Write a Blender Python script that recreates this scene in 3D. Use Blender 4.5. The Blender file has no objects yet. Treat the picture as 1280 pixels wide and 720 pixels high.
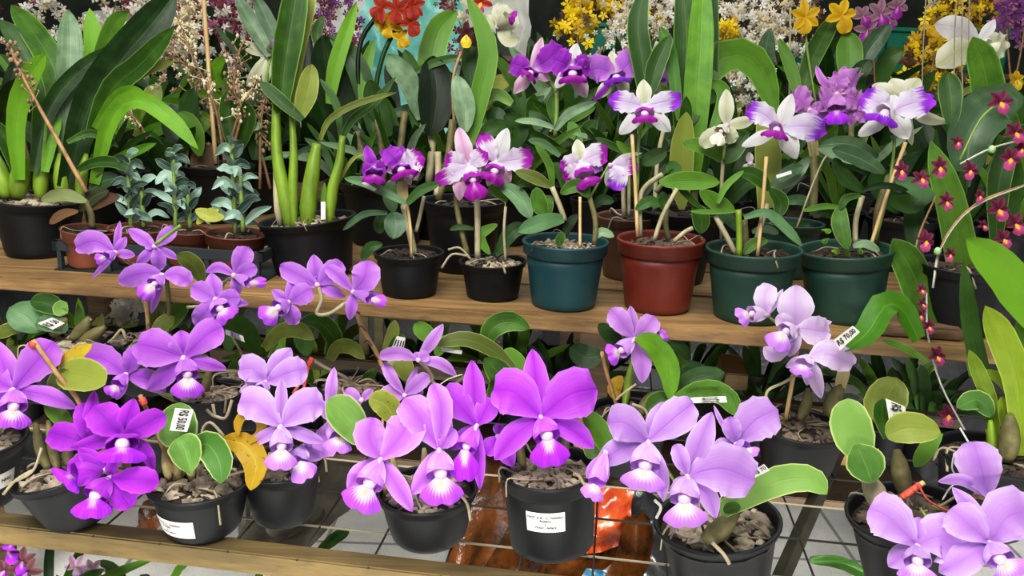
import bpy, bmesh, math, random
from mathutils import Vector, Matrix, noise
random.seed(11)
C = bpy.context.scene.collection
PI = math.pi
# ------------------------------------------------------------------ camera
F = 1000.0
CAMP = Vector((0, 0, 1.30))
PITCH, ROLL = math.radians(15.0), math.radians(2.1)
ZB, ZL = 0.89, 0.665          # bench top, wire shelf top
fw = Vector((0, math.cos(PITCH), -math.sin(PITCH)))
r0 = Vector((1, 0, 0)); u0 = Vector((0, math.sin(PITCH), math.cos(PITCH)))
RT = r0 * math.cos(ROLL) + u0 * math.sin(ROLL)
UP = u0 * math.cos(ROLL) - r0 * math.sin(ROLL)
cd = bpy.data.cameras.new('camera'); cam = bpy.data.objects.new('camera', cd); C.objects.link(cam)
M = Matrix.Identity(4)
for i in range(3):
    M[i][0], M[i][1], M[i][2], M[i][3] = RT[i], UP[i], -fw[i], CAMP[i]
cam.matrix_world = M
cd.sensor_width = 36; cd.lens = 36 * F / 1280; cd.clip_start = 0.05; cd.clip_end = 60
bpy.context.scene.camera = cam

def ray(px, py):
    return fw + RT * ((px - 640) / F) - UP * ((py - 360) / F)
def P(px, py, d): return CAMP + ray(px, py) * d
def onz(px, py, z):
    r = ray(px, py); t = (z - CAMP.z) / r.z
    return CAMP + r * t
def ony(px, py, y):
    r = ray(px, py); return CAMP + r * ((y - CAMP.y) / r.y)
def depth(p): return (p - CAMP).dot(fw)

# ------------------------------------------------------------------ materials
def lin(h):
    h = h.lstrip('#'); out = []
    for i in (0, 2, 4):
        c = int(h[i:i+2], 16) / 255
        out.append(c / 12.92 if c <= 0.04045 else ((c + 0.055) / 1.055) ** 2.4)
    return (*out, 1)
MATS = {}
class NT:
    def __init__(s, name):
        s.m = bpy.data.materials.new(name); s.m.use_nodes = True
        s.t = s.m.node_tree; s.n = s.t.nodes; s.n.clear()
        s.out = s.n.new('ShaderNodeOutputMaterial')
    def node(s, typ, **kw):
        n = s.n.new(typ)
        for k, v in kw.items():
            if k == 'inp':
                for a, b in v.items(): s.put(n.inputs[a], b)
            else: setattr(n, k, v)
        return n
    def put(s, sock, v):
        if isinstance(v, bpy.types.NodeSocket): s.t.links.new(v, sock)
        else: sock.default_value = v
    def math(s, op, a, b=0.0, clamp=False):
        n = s.node('ShaderNodeMath', operation=op, use_clamp=clamp)
        s.put(n.inputs[0], a); s.put(n.inputs[1], b); return n.outputs[0]
    def mix(s, f, a, b, typ='MIX'):
        n = s.node('ShaderNodeMix', data_type='RGBA', blend_type=typ)
        s.put(n.inputs[0], f); s.put(n.inputs[6], a); s.put(n.inputs[7], b); return n.outputs[2]
    def step(s, x, a, b):
        n = s.node('ShaderNodeMapRange', interpolation_type='SMOOTHSTEP')
        s.put(n.inputs[0], x); n.inputs[1].default_value = a; n.inputs[2].default_value = b; return n.outputs[0]
    def noise(s, vec, scale, detail=3.0, rough=0.55):
        n = s.node('ShaderNodeTexNoise'); s.put(n.inputs['Vector'], vec)
        n.inputs['Scale'].default_value = scale; n.inputs['Detail'].default_value = detail
        n.inputs['Roughness'].default_value = rough; return n.outputs['Fac']
    def uv(s):
        n = s.node('ShaderNodeTexCoord'); sp = s.node('ShaderNodeSeparateXYZ'); s.put(sp.inputs[0], n.outputs['UV'])
        return n, sp.outputs[0], sp.outputs[1]
    def obj(s): return s.node('ShaderNodeTexCoord').outputs['Object']
    def scale(s, vec, x, y, z):
        n = s.node('ShaderNodeMapping'); s.put(n.inputs[0], vec); n.inputs['Scale'].default_value = (x, y, z); return n.outputs[0]
    def bump(s, h, st=0.3, dist=0.002):
        n = s.node('ShaderNodeBump'); s.put(n.inputs['Height'], h); n.inputs['Strength'].default_value = st
        n.inputs['Distance'].default_value = dist; return n.outputs[0]
    def bsdf(s, col, rough=0.5, trans=0.0, normal=None, tcol=None, spec=0.5, sheen=0.0):
        b = s.node('ShaderNodeBsdfPrincipled'); s.put(b.inputs['Base Color'], col); s.put(b.inputs['Roughness'], rough)
        b.inputs['Specular IOR Level'].default_value = spec
        if sheen: b.inputs['Sheen Weight'].default_value = sheen
        if normal is not None: s.put(b.inputs['Normal'], normal)
        o = b.outputs[0]
        if trans:
            t = s.node('ShaderNodeBsdfTranslucent'); s.put(t.inputs[0], tcol if tcol is not None else col)
            x = s.node('ShaderNodeMixShader'); x.inputs[0].default_value = trans
            s.t.links.new(o, x.inputs[1]); s.t.links.new(t.outputs[0], x.inputs[2]); o = x.outputs[0]
        s.t.links.new(o, s.out.inputs[0]); return s.m
    def rnd(s): return s.node('ShaderNodeObjectInfo').outputs['Random']

def leafmat(name, a, b, edge=None, rough=0.38, trans=0.22, stripe=60, spots=None, var=0.7, spec=.35):
    if name in MATS: return MATS[name]
    s = NT(name); tc, u, v = s.uv()
    st = s.noise(s.scale(tc.outputs['UV'], stripe, 2.0, 1), 1.0, 4)
    pat = s.noise(s.scale(s.obj(), 1, 1, 1), 30, 3)
    f = s.math('ADD', s.math('MULTIPLY', st, 0.5), s.math('MULTIPLY', pat, 0.6))
    f = s.math('ADD', f, s.math('MULTIPLY', s.math('SUBTRACT', s.rnd(), 0.5), var))
    c = s.mix(s.step(f, 0.25, 0.85), lin(a), lin(b))
    du = s.math('ABSOLUTE', s.math('SUBTRACT', u, 0.5))
    mid = s.math('SUBTRACT', 1.0, s.step(du, 0.0, 0.05))
    c = s.mix(s.math('MULTIPLY', mid, 0.35), c, lin(b))
    if edge: c = s.mix(s.math('MULTIPLY', s.step(du, 0.43, 0.5), 0.85), c, lin(edge))
    if spots:
        sp = s.step(s.noise(s.scale(tc.outputs['UV'], 5, 9, 1), 1.0, 2), 0.62, 0.70)
        c = s.mix(s.math('MULTIPLY', sp, 0.85), c, lin(spots))
    nrm = s.bump(s.math('ADD', st, s.math('MULTIPLY', mid, -0.8)), 0.35, 0.0012)
    MATS[name] = s.bsdf(c, rough, trans, nrm, spec=spec); return MATS[name]

def petalmat(name, base, mid, edge, tip=None, t0=0.6, t1=0.85, rough=0.5, trans=0.30, pale=None):
    """base in the blade, mid along the midrib, edge at the rim, tip colour beyond t0..t1, pale at the claw"""
    s = NT(name); tc, u, v = s.uv()
    du = s.math('ABSOLUTE', s.math('SUBTRACT', u, 0.5))
    vein = s.noise(s.scale(tc.outputs['UV'], 26, 1.6, 1), 1.0, 4, 0.6)
    big = s.noise(s.scale(tc.outputs['UV'], 3, 3, 1), 1.3, 2)
    c = s.mix(s.step(s.math('ADD', du, s.math('MULTIPLY', big, 0.15)), 0.02, 0.5), lin(mid), lin(base))
    c = s.mix(s.math('MULTIPLY', s.step(du, 0.36, 0.5), 0.6), c, lin(edge))
    c = s.mix(s.math('MULTIPLY', s.step(vein, 0.40, 0.70), 0.42), c, lin(mid))
    if pale: c = s.mix(s.math('SUBTRACT', 1.0, s.step(v, 0.02, 0.3)), c, lin(pale))
    if tip:
        e = s.math('ADD', v, s.math('MULTIPLY', s.math('SUBTRACT', s.noise(s.scale(tc.outputs['UV'], 16, 2, 1), 1.0, 4), 0.5), 0.55))
        e = s.math('ADD', e, s.math('MULTIPLY', du, 0.18))
        c = s.mix(s.step(e, t0, t1), c, lin(tip))
    hs = s.node('ShaderNodeHueSaturation'); s.put(hs.inputs['Color'], c)
    s.put(hs.inputs['Value'], s.math('ADD', 0.80, s.math('MULTIPLY', s.rnd(), 0.16)))
    nrm = s.bump(s.math('ADD', vein, s.math('MULTIPLY', s.step(du, 0.0, 0.05), 0.7)), 0.45, 0.0016)
    MATS[name] = s.bsdf(hs.outputs[0], rough, trans, nrm, spec=0.3, sheen=0.1); return MATS[name]

def lipmat(name, edge, white, yellow, r0=0.45, r1=0.95):
    s = NT(name); tc, u, v = s.uv()
    du = s.math('ABSOLUTE', s.math('SUBTRACT', u, 0.5))
    rays = s.math('ADD', s.math('MULTIPLY', s.math('SINE', s.math('MULTIPLY', u, 75.0)), 0.5), 0.5)
    e = s.math('ADD', v, s.math('MULTIPLY', du, 0.85))
    e = s.math('ADD', e, s.math('MULTIPLY', rays, 0.14))
    c = s.mix(s.step(e, r0, r1), lin(white), lin(edge))
    y = s.math('MULTIPLY', s.math('SUBTRACT', 1.0, s.step(du, 0.02, 0.2)), s.math('SUBTRACT', 1.0, s.step(v, 0.25, 0.7)))
    c = s.mix(s.math('MULTIPLY', y, 0.8), c, lin(yellow))
    d = s.math('MULTIPLY', s.step(rays, 0.75, 0.98), s.math('SUBTRACT', 1.0, s.step(v, 0.35, 0.75)))
    c = s.mix(s.math('MULTIPLY', d, 0.30), c, lin(edge))
    MATS[name] = s.bsdf(c, 0.5, 0.25, s.bump(rays, 0.3, 0.001), spec=0.3); return MATS[name]

def plain(name, col, rough=0.5, trans=0, nscale=0, col2=None, bump=0.0, stretch=(1, 1, 1), spec=0.5, bdist=0.003):
    s = NT(name); c = lin(col); nrm = None
    if nscale:
        n = s.noise(s.scale(s.obj(), *stretch), nscale, 5, 0.6)
        c = s.mix(s.step(n, 0.3, 0.7), lin(col), lin(col2 or col))
        if bump: nrm = s.bump(n, bump, bdist)
    MATS[name] = s.bsdf(c, rough, trans, nrm, spec=spec); return MATS[name]

def woodmat(name, a, b, dark, ax=0, wet=0.0, rough=0.6):
    s = NT(name); sc = [1, 1, 1]; o = s.obj()
    g = s.noise(s.scale(o, 2.2, 42, 42), 1.0, 6, 0.65)
    bl = s.noise(o, 5.0, 4)
    fine = s.noise(s.scale(o, 9, 160, 160), 1.0, 3)
    c = s.mix(s.step(g, 0.3, 0.72), lin(a), lin(b))
    c = s.mix(s.math('MULTIPLY', s.step(bl, 0.48, 0.75), 0.55), c, lin(dark))
    c = s.mix(s.math('MULTIPLY', s.step(fine, 0.55, 0.75), 0.35), c, lin(dark))
    MATS[name] = s.bsdf(c, rough, 0, s.bump(s.math('ADD', g, fine), 0.5, 0.002)); return MATS[name]

# leaves
leafmat('leaf_mid', '#2c520e', '#628c2a', '#86a850', spec=.3)
leafmat('leaf_dark', '#15300b', '#416826', None, 0.34, spec=.32)
leafmat('leaf_deep', '#0d2208', '#2a4c16', None, 0.34, spec=.3)
leafmat('leaf_bright', '#457a12', '#7ba82c', None, 0.36, 0.28, spec=.3)
leafmat('leaf_lime', '#6c8612', '#98ac30', '#b8c460', 0.36, 0.3)
leafmat('leaf_pale', '#4e7830', '#80a054', '#c4d08c', 0.42, 0.22, spec=.3)
leafmat('leaf_blue', '#294c26', '#64885a', None, 0.32, spec=.4)
leafmat('leaf_grey', '#42603c', '#8ea884', None, 0.34, spec=.4)
leafmat('leaf_olive', '#63702a', '#8f9a44', '#b7b870', 0.38, 0.3)
leafmat('leaf_silver', '#385244', '#a2bcac', '#b8ccbc', 0.34, 0.1, stripe=18)
leafmat('leaf_veined', '#3a3f22', '#7c8456', '#4a3f2c', 0.5, 0.1, stripe=40)
leafmat('leaf_brown', '#4a3322', '#7a5a3a', None, 0.55, 0.2)
leafmat('leaf_yellow', '#a88a1e', '#d6bd3c', '#b89030', 0.45, 0.25, spots='#5a3a14')
leafmat('leaf_mottled', '#8f9a3c', '#bcc060', '#c8b040', 0.42, 0.28, spots='#4c5a20')
leafmat('sheath', '#8a7f55', '#b3a878', None, 0.7, 0.1)
# petals
petalmat('petal_violet', '#cf86ec', '#b056d8', '#dea8f4')
petalmat('petal_hot', '#d26cf4', '#b434dc', '#de94f8')
petalmat('petal_magenta', '#c03ee0', '#9a20c0', '#d26cec')
petalmat('petal_pink', '#dc9cf4', '#c06ce0', '#eabcf8')
petalmat('petal_pale', '#d8aef0', '#bc88de', '#e6cdf4')
petalmat('petal_whisper', '#ead4f4', '#d6b4e6', '#f4e6f8')
petalmat('petal_bench', '#cc8eea', '#ae66d4', '#dcb0f2')
petalmat('petal_dusk', '#d8a6ee', '#be80d8', '#e6c2f2')
petalmat('petal_splash', '#efe6f2', '#dcc2e4', '#f2e6f4', '#b01cb4', 0.66, 0.86)
petalmat('petal_splash_violet', '#efe8f6', '#d8c0ea', '#f2eaf8', '#a83ae0', 0.66, 0.92)
petalmat('petal_purple', '#b03acc', '#9020ae', '#d478e0', pale='#ecccf0')
petalmat('petal_lilac', '#d08ee4', '#b466d2', '#e0b4ee', pale='#f0e0f4')
petalmat('petal_rose', '#d89ce0', '#bc74c6', '#e6b8ea', pale='#dcb4cc')
petalmat('petal_white', '#ecebe8', '#dcd6da', '#f4f2f0')
petalmat('petal_cream', '#e3e2cc', '#c8caa8', '#eeeddc')
petalmat('petal_blush', '#e6c8da', '#d0a0c2', '#f0dce6')
petalmat('petal_maroon', '#8e2a58', '#6a1238', '#b04a7c')
petalmat('petal_yellow', '#e6c40c', '#cca208', '#f2d838')
petalmat('petal_orange', '#c0380e', '#8e1c06', '#d8601c')
petalmat('petal_star', '#5c1420', '#3c0a14', '#7a2430')
petalmat('petal_dustyrose', '#b48a9c', '#94687c', '#c8a4b4')
petalmat('petal_dullpink', '#96646a', '#7a484e', '#b4868a')
lipmat('lip_violet', '#b85ce2', '#e6d8de', '#e6cf86')
lipmat('lip_hot', '#b034e0', '#e4d0e4', '#e6cf8a', 0.3, 0.7)
lipmat('lip_magenta', '#b034e8', '#e8c8e6', '#e0c688', 0.15, 0.65)
lipmat('lip_pale', '#c488e6', '#e8dee4', '#e8d698')
lipmat('lip_splash', '#9a169c', '#c86ac4', '#d8a8b8', 0.1, 0.4)
lipmat('lip_rim', '#8e2ac4', '#f0e6ec', '#e8dcae', 0.55, 0.8)
lipmat('lip_cream', '#e4e2cc', '#eeecd8', '#d8d49a')
lipmat('lip_maroon', '#b84a88', '#f0b828', '#f4c820', 0.45, 0.62)
lipmat('lip_yellow', '#e8c42a', '#f0dc60', '#a8601a')
plain('column_pale', '#e4c4e0', 0.45, 0.15)
plain('stalk_green', '#6c8a3a', 0.5, nscale=40, col2='#8a9c50')
plain('stalk_brown', '#8a6a48', 0.6, nscale=60, col2='#b08e64')
plain('cane_green', '#647c1a', 0.45, nscale=25, col2='#86a02c', stretch=(1, 1, .2))
plain('cane_grey', '#8a8468', 0.65, nscale=60, col2='#b4ac8e', bump=.4, stretch=(1, 1, .25))
plain('cane_olive', '#5a5630', 0.6, nscale=50, col2='#7c744a', bump=.4)
plain('bamboo', '#b89a6c', 0.55, nscale=40, col2='#d2b88a', stretch=(1, 1, .15))
plain('root_pale', '#a79c84', 0.7, nscale=50, col2='#8a7f6a')
plain('twine_red', '#b0342c', 0.7, nscale=300, col2='#c86a50')
plain('twine_dark', '#5a1a30', 0.7)
plain('wire_white', '#c8c8bc', 0.4)
plain('pot_black', '#111214', 0.42, nscale=14, col2='#1c1d20', spec=.4)
plain('pot_dusty', '#0c0d10', 0.5, nscale=16, col2='#17181b', spec=.35)
plain('pot_teal', '#16464c', 0.42, nscale=14, col2='#1d5257')
plain('pot_green', '#1c3f33', 0.45, nscale=14, col2='#284c3e')
plain('pot_red', '#6d2417', 0.42, nscale=12, col2='#7d2e1e')
plain('pot_brown', '#4c3024', 0.5, nscale=12, col2='#60402f')
plain('pot_terracotta', '#6e3a26', 0.6, nscale=14, col2='#844a32')
plain('soil', '#1e1712', 0.95, nscale=120, col2='#3a2e22', bump=.8)
plain('bark', '#64584a', 0.9, nscale=30, col2='#bcb09c', bump=.8)
plain('bark_dark', '#4a3e32', 0.9, nscale=22, col2='#8a7a66', bump=.6)
plain('bark_soil', '#2a2019', 0.95, nscale=30, col2='#54463a', bump=.6)
plain('tray_plastic', '#2a3236', 0.5, nscale=10, col2='#333c40')
plain('tray_green', '#0e6a58', 0.4, nscale=8, col2='#128068')
plain('label_white', '#d6d4cc', 0.5)
plain('label_card', '#d6d4c8', 0.55)
plain('ink', '#1a1a1a', 0.6)
plain('steel_black', '#22221c', 0.5, nscale=20, col2='#3a3628')
plain('wire_dark', '#2c2a24', 0.5)
plain('wire_light', '#a8a088', 0.45)
woodmat('wood_bench', '#7a5f3a', '#a68a5c', '#422f1c')
woodmat('wood_rail', '#5e5030', '#7c6a42', '#2e2414')
woodmat('wood_dark', '#4a3a28', '#66523a', '#2c2218')
woodmat('wood_post', '#8f8458', '#b0a474', '#6a6040')
woodmat('wood_old', '#5a4632', '#8a6e50', '#33261a')
# ------------------------------------------------------------------ objects
def link(name, bm_or_me, mats, root=None, parent=None, smooth=True, **props):
    if isinstance(bm_or_me, bmesh.types.BMesh):
        me = bpy.data.meshes.new(name); bm_or_me.to_mesh(me); bm_or_me.free()
    else: me = bm_or_me
    for m in (mats if isinstance(mats, (list, tuple)) else [mats]): me.materials.append(MATS[m])
    if smooth: me.polygons.foreach_set('use_smooth', [True] * len(me.polygons))
    o = bpy.data.objects.new(name, me); C.objects.link(o)
    if root is not None:
        off = root['_o'] if isinstance(root, dict) else Vector(root.location)
        me.transform(Matrix.Translation(-off))
    if parent is not None: o.parent = parent
    for k, v in props.items(): o[k] = v
    return o
def tag(o, label, cat, group=None):
    o['label'] = label; o['category'] = cat
    if group: o['group'] = group
    return o
GROUP = [None]; ROOTS = [9]
class Plant:
    def __init__(s, name, label, cat, loc, d, group=None):
        s.e = bpy.data.objects.new(name, None); C.objects.link(s.e); s.e.location = loc; s.e.empty_display_size = .03
        tag(s.e, label, cat, group or GROUP[0]); s.o = Vector(loc); s.d = d
    def add(s, name, bm, mats, parent=None, **kw):
        o = link(name, bm, mats, None, parent or s.e, **kw)
        o.data.transform(Matrix.Translation(-s.o)); return o

PROF = {
 'oval': [(0,.22),(.12,.62),(.35,.97),(.5,1),(.72,.92),(.88,.64),(.96,.34),(1,.04)],
 'strap': [(0,.5),(.2,.78),(.5,1),(.78,.9),(.92,.55),(1,.03)],
 'petal': [(0,.1),(.12,.36),(.3,.78),(.52,1),(.75,.97),(.9,.72),(.97,.42),(1,.1)],
 'sepal': [(0,.2),(.2,.72),(.45,1),(.7,.88),(.87,.54),(.96,.25),(1,.03)],
 'round': [(0,.4),(.1,.72),(.3,1),(.6,1),(.82,.8),(.94,.48),(1,.05)],
 'even': [(0,.9),(.5,1),(.95,.9),(1,.3)],
}
def prof(k, v):
    a = PROF[k]
    for (x0, y0), (x1, y1) in zip(a, a[1:]):
        if v <= x1 + 1e-9:
            t = (v - x0) / (x1 - x0); return y0 + (y1 - y0) * t
    return a[-1][1]
def crom(pts, t):
    n = len(pts) - 1
    if n == 1: return pts[0].lerp(pts[1], t)
    x = min(t * n, n - 1e-6); i = int(x); f = x - i
    p1, p2 = pts[i], pts[i+1]
    p0 = pts[i-1] if i > 0 else p1 * 2 - p2
    p3 = pts[i+2] if i + 2 <= n else p2 * 2 - p1
    return .5 * ((2*p1) + (p2 - p0)*f + (2*p0 - 5*p1 + 4*p2 - p3)*f*f + (3*p1 - p0 - 3*p2 + p3)*f*f*f)

def blade_bm(bm, pts, hw, prf='oval', cup=0.0, fold=0.0, ruf=0.0, nfreq=5, twist=0.0, wob=0.0, nu=6, nv=14, N=None, up=0.25):
    """a leaf or petal along a spine of world points; hw half width in metres"""
    uvl = bm.loops.layers.uv.verify()
    ph = random.uniform(0, 6.28); grid = []
    L = sum((b - a).length for a, b in zip(pts, pts[1:])) or 1e-4
    for j in range(nv + 1):
        v = .5 - .5 * math.cos(PI * j / nv)
        c = crom(pts, v); e = 0.02
        T = (crom(pts, min(1, v + e)) - crom(pts, max(0, v - e))).normalized()
        Nh = N if N is not None else ((CAMP - c).normalized() + Vector((0, 0, up))).normalized()
        B = T.cross(Nh)
        if B.length < 1e-3: B = Vector((1, 0, 0))
        B.normalize()
        if twist: B = Matrix.Rotation(twist * (0.4 + 0.6 * v), 3, T) @ B
        Nn = B.cross(T).normalized()
        w = hw * prof(prf, v); row = []
        for i in range(nu + 1):
            u = -1 + 2 * i / nu
            h = cup * w * u * u + fold * w * abs(u) ** 1.2
            h += ruf * hw * abs(u) ** 2 * math.sin(ph + v * nfreq * 6.28 + (1.3 if u > 0 else 0)) * min(1, 2.5 * v)
            if wob: h += wob * hw * math.sin(ph * 2 + v * 5 + u * 2)
            side = ruf * hw * .35 * u * abs(u) * math.sin(ph + 1 + v * nfreq * 7.5) * min(1, 2 * v)
            row.append(bm.verts.new(c + B * (u * w + side) + Nn * h))
        grid.append((v, row))
    for (v0, a), (v1, b) in zip(grid, grid[1:]):
        for i in range(nu):
            f = bm.faces.new((a[i], a[i+1], b[i+1], b[i]))
            for lp, q in zip(f.loops, ((i, v0), (i+1, v0), (i+1, v1), (i, v1))): lp[uvl].uv = (q[0] / nu, q[1])
    return bm

def tube_bm(bm, pts, rad, sides=7, cap=True):
    rs = rad if isinstance(rad, (list, tuple)) else [rad] * len(pts)
    n = max(6, 4 * (len(pts) - 1)) if len(pts) > 2 else 3
    rings = []; prev = None
    for j in range(n + 1):
        t = j / n; c = crom(pts, t)
        T = (crom(pts, min(1, t + .03)) - crom(pts, max(0, t - .03))).normalized()
        a = prev if prev is not None else (Vector((0, 0, 1)) if abs(T.z) < .9 else Vector((1, 0, 0)))
        X = (a - T * a.dot(T)).normalized(); Y = T.cross(X); prev = X
        x = t * (len(rs) - 1); i = min(int(x), len(rs) - 2) if len(rs) > 1 else 0
        r = rs[i] + (rs[i+1] - rs[i]) * (x - i) if len(rs) > 1 else rs[0]
        rings.append([bm.verts.new(c + X * (r * math.cos(2*PI*k/sides)) + Y * (r * math.sin(2*PI*k/sides))) for k in range(sides)])
    for a, b in zip(rings, rings[1:]):
        for k in range(sides): bm.faces.new((a[k], a[(k+1) % sides], b[(k+1) % sides], b[k]))
    if cap:
        bm.faces.new(rings[0][::-1]); bm.faces.new(rings[-1])
    return bm
def box_bm(bm, o, ex, ey, ez, bev=0.0):
    """box from corner o with edge vectors"""
    vs = [bm.verts.new(o + ex*i + ey*j + ez*k) for i in (0,1) for j in (0,1) for k in (0,1)]
    fs = [bm.faces.new([vs[q] for q in f]) for f in ((0,1,3,2),(4,6,7,5),(0,4,5,1),(2,3,7,6),(0,2,6,4),(1,5,7,3))]
    bmesh.ops.recalc_face_normals(bm, faces=fs)
    if bev:
        es = list({e for f in fs for e in f.edges}); bmesh.ops.bevel(bm, geom=es, offset=bev, segments=2, affect='EDGES')
    return bm
def ball_bm(bm, c, X, Y, Z, sub=2, jit=0.0):
    r = bmesh.ops.create_icosphere(bm, subdivisions=sub, radius=1)
    s = random.uniform(0, 99)
    for v in r['verts']:
        p = v.co * (1 + (jit * noise.noise(v.co * 1.6 + Vector((s, s, 0))) if jit else 0))
        v.co = c + X * p.x + Y * p.y + Z * p.z
def axes(A):
    A = A.normalized(); X = Vector((0, 1, 0)).cross(A); X = X.normalized() if X.length > .01 else Vector((1, 0, 0))
    return X, A.cross(X).normalized(), A

# ---------------------------------------------------------------- plant parts
def S(p, w): return w * p.d / F
def pts_of(p, xy, d, dz=(0, 0)):
    n = len(xy) // 2
    return [P(xy[2*i], xy[2*i+1], d + dz[0] + (dz[1] - dz[0]) * i / max(1, n - 1)) for i in range(n)]
def L(p, mat, w, xy, prf='strap', d=None, dz=(0, 0), cup=None, fold=.18, twist=0, name='leaf', ruf=.03, wob=.05, label=None):
    d = (d or p.d) + random.uniform(-.004, .004)
    bm = bmesh.new()
    pts = pts_of(p, xy, d, dz)
    blade_bm(bm, pts, w * d / F / 2, prf, cup=cup or 0.0, fold=fold, ruf=ruf, nfreq=2, twist=twist, wob=wob)
    kw = {'label': label} if label else {}
    return p.add(name, bm, mat, **kw)
def ST(p, mat, w, xy, d=None, dz=(0, 0), name='stem', parent=None, taper=1.0):
    d = d or p.d; bm = bmesh.new(); r = w * d / F / 2
    tube_bm(bm, pts_of(p, xy, d, dz), [r, r * taper]); return p.add(name, bm, mat, parent)
def BULB(p, mat, w, xy, d=None, name='pseudobulb', dz=(0, 0)):
    d = d or p.d; bm = bmesh.new(); r = w * d / F / 2
    tube_bm(bm, pts_of(p, xy, d, dz), [r*.55, r*.95, r, r*.8, r*.35], sides=12); return p.add(name, bm, mat)

def POT(p, B, T, rb, rt, mat, bulge=1.0, fill='bark', rim=.14, filll=.86, soilmat='soil', chips=55, csize=.012, inner=None, roots=None):
    roots = ROOTS[0] if roots is None else roots
    """a nursery pot with stepped rim from base centre B to rim centre T"""
    X, Y, A = axes(T - B); h = (T - B).length; bm = bmesh.new()
    def r(t): return rb + (rt * .95 - rb) * (t ** bulge)
    pr = [(0.0, 0), (rb * .93, 0), (rb, .03)]
    pr += [(r(t), t) for t in (.1, .2, .35, .5, .65, .78, 1 - rim - .02)]
    pr += [(rt * .955, 1 - rim), (rt * .985, 1 - rim + .015), (rt * .99, .95), (rt * 1.015, .965), (rt * 1.02, .985), (rt, 1.0), (rt * .955, .995), (rt * .94, .96)]
    pr += [(r(.7) * .96, .7), (rb * .9, .06), (0.0, .06)]
    n = 40; rings = []
    for rr, t in pr:
        c = B + A * (h * t)
        rings.append([bm.verts.new(c)] if rr == 0 else [bm.verts.new(c + X * rr * math.cos(2*PI*k/n) + Y * rr * math.sin(2*PI*k/n)) for k in range(n)])
    for a, b in zip(rings, rings[1:]):
        for k in range(n):
            k2 = (k + 1) % n
            if len(a) == 1: bm.faces.new((a[0], b[k2], b[k]))
            elif len(b) == 1: bm.faces.new((a[k], a[k2], b[0]))
            else: bm.faces.new((a[k], a[k2], b[k2], b[k]))
    pot = p.add('pot', bm, mat)
    # potting mix: domed bed with chunks of bark, uncountable
    bm = bmesh.new(); rs = rt * .93; c0 = B + A * (h * filll)
    rings = [[bm.verts.new(c0 + A * rt * .08)]]
    for q in (.3, .6, .85, 1.0):
        rings.append([bm.verts.new(c0 + (X * math.cos(2*PI*k/28) + Y * math.sin(2*PI*k/28)) * rs * q + A * (rt * .08 * (1 - q*q) + random.uniform(-.002, .002))) for k in range(28)])
    for k in range(28): bm.faces.new((rings[0][0], rings[1][k], rings[1][(k+1) % 28]))
    for a, b in zip(rings[1:], rings[2:]):
        for k in range(28): bm.faces.new((a[k], b[k], b[(k+1) % 28], a[(k+1) % 28]))
    nf0 = len(bm.faces)
    for f in bm.faces: f.material_index = 0
    for k in range(int(chips * 1.9)):
        q = math.sqrt(random.random()) * .9; a = random.uniform(0, 2*PI); s = csize * random.uniform(.28, .85)
        c = c0 + (X * math.cos(a) + Y * math.sin(a)) * (rs * q) * (1 - s / rs * .6) + A * (rt * .08 * (1 - q*q) + s * .25)
        m = Matrix.Rotation(random.uniform(0, 6), 3, 'Z') @ Matrix.Rotation(random.uniform(-.6, .6), 3, 'X')
        n1 = len(bm.faces)
        ball_bm(bm, c, m @ Vector((s, 0, 0)), m @ Vector((0, s * .7, 0)), m @ Vector((0, 0, s * .5)), 1, .9)
        bm.faces.ensure_lookup_table()
        for f in bm.faces[n1:]: f.material_index = 1
    p.add('potting_mix', bm, [soilmat, fill], smooth=False, kind='stuff')
    if roots:
        bm = bmesh.new()
        for i in range(roots):
            a = random.uniform(0, 2*PI); q0 = random.uniform(.1, .5) * rs; q1 = random.uniform(.75, 1.12) * rs; e = lambda q, an, z: c0 + (X * math.cos(an) + Y * math.sin(an)) * q + A * z
            over = q1 > rs * .98; b_ = a + random.uniform(-.7, .7)
            pp = [e(q0, a, rt * .16), e((q0+q1)/2, (a+b_)/2 + random.uniform(-.3, .3), rt * random.uniform(.12, .3)), e(q1, b_, h * (1-filll) + .004 if over else rt * .05)]
            if over: pp.append(e(q1 * 1.06, b_ + random.uniform(-.2, .2), h * (1 - filll) - random.uniform(.01, .04)))
            tube_bm(bm, pp, random.uniform(.0010, .0022), 5)
        p.add('roots', bm, 'root_pale', kind='stuff')
    p.pot = (pot, B, X, Y, A, h, rb, rt, bulge, rim)
    return pot
def newpot(name, label, cat, tx, ty, wt, bx, by, wb, z, mat, group=None, **kw):
    """pot read from the photo: rim centre, rim width, base centre, base width; stands at height z"""
    B = onz(bx, by, z); T = ony(tx, ty, B.y)
    p = Plant(name, label, cat, B, depth(T), group)
    POT(p, B, T, wb * depth(B) / F / 2, wt * depth(T) / F / 2, mat, **kw); return p
def rimpot(name, label, cat, tx, ty, wt, h, z, mat, rb=.72, group=None, **kw):
    T = onz(tx, ty, z + h); B = T - Vector((0, 0, h))
    p = Plant(name, label, cat, B, depth(T), group); r = wt * depth(T) / F / 2
    POT(p, B, T, r * rb, r, mat, **kw); return p

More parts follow.
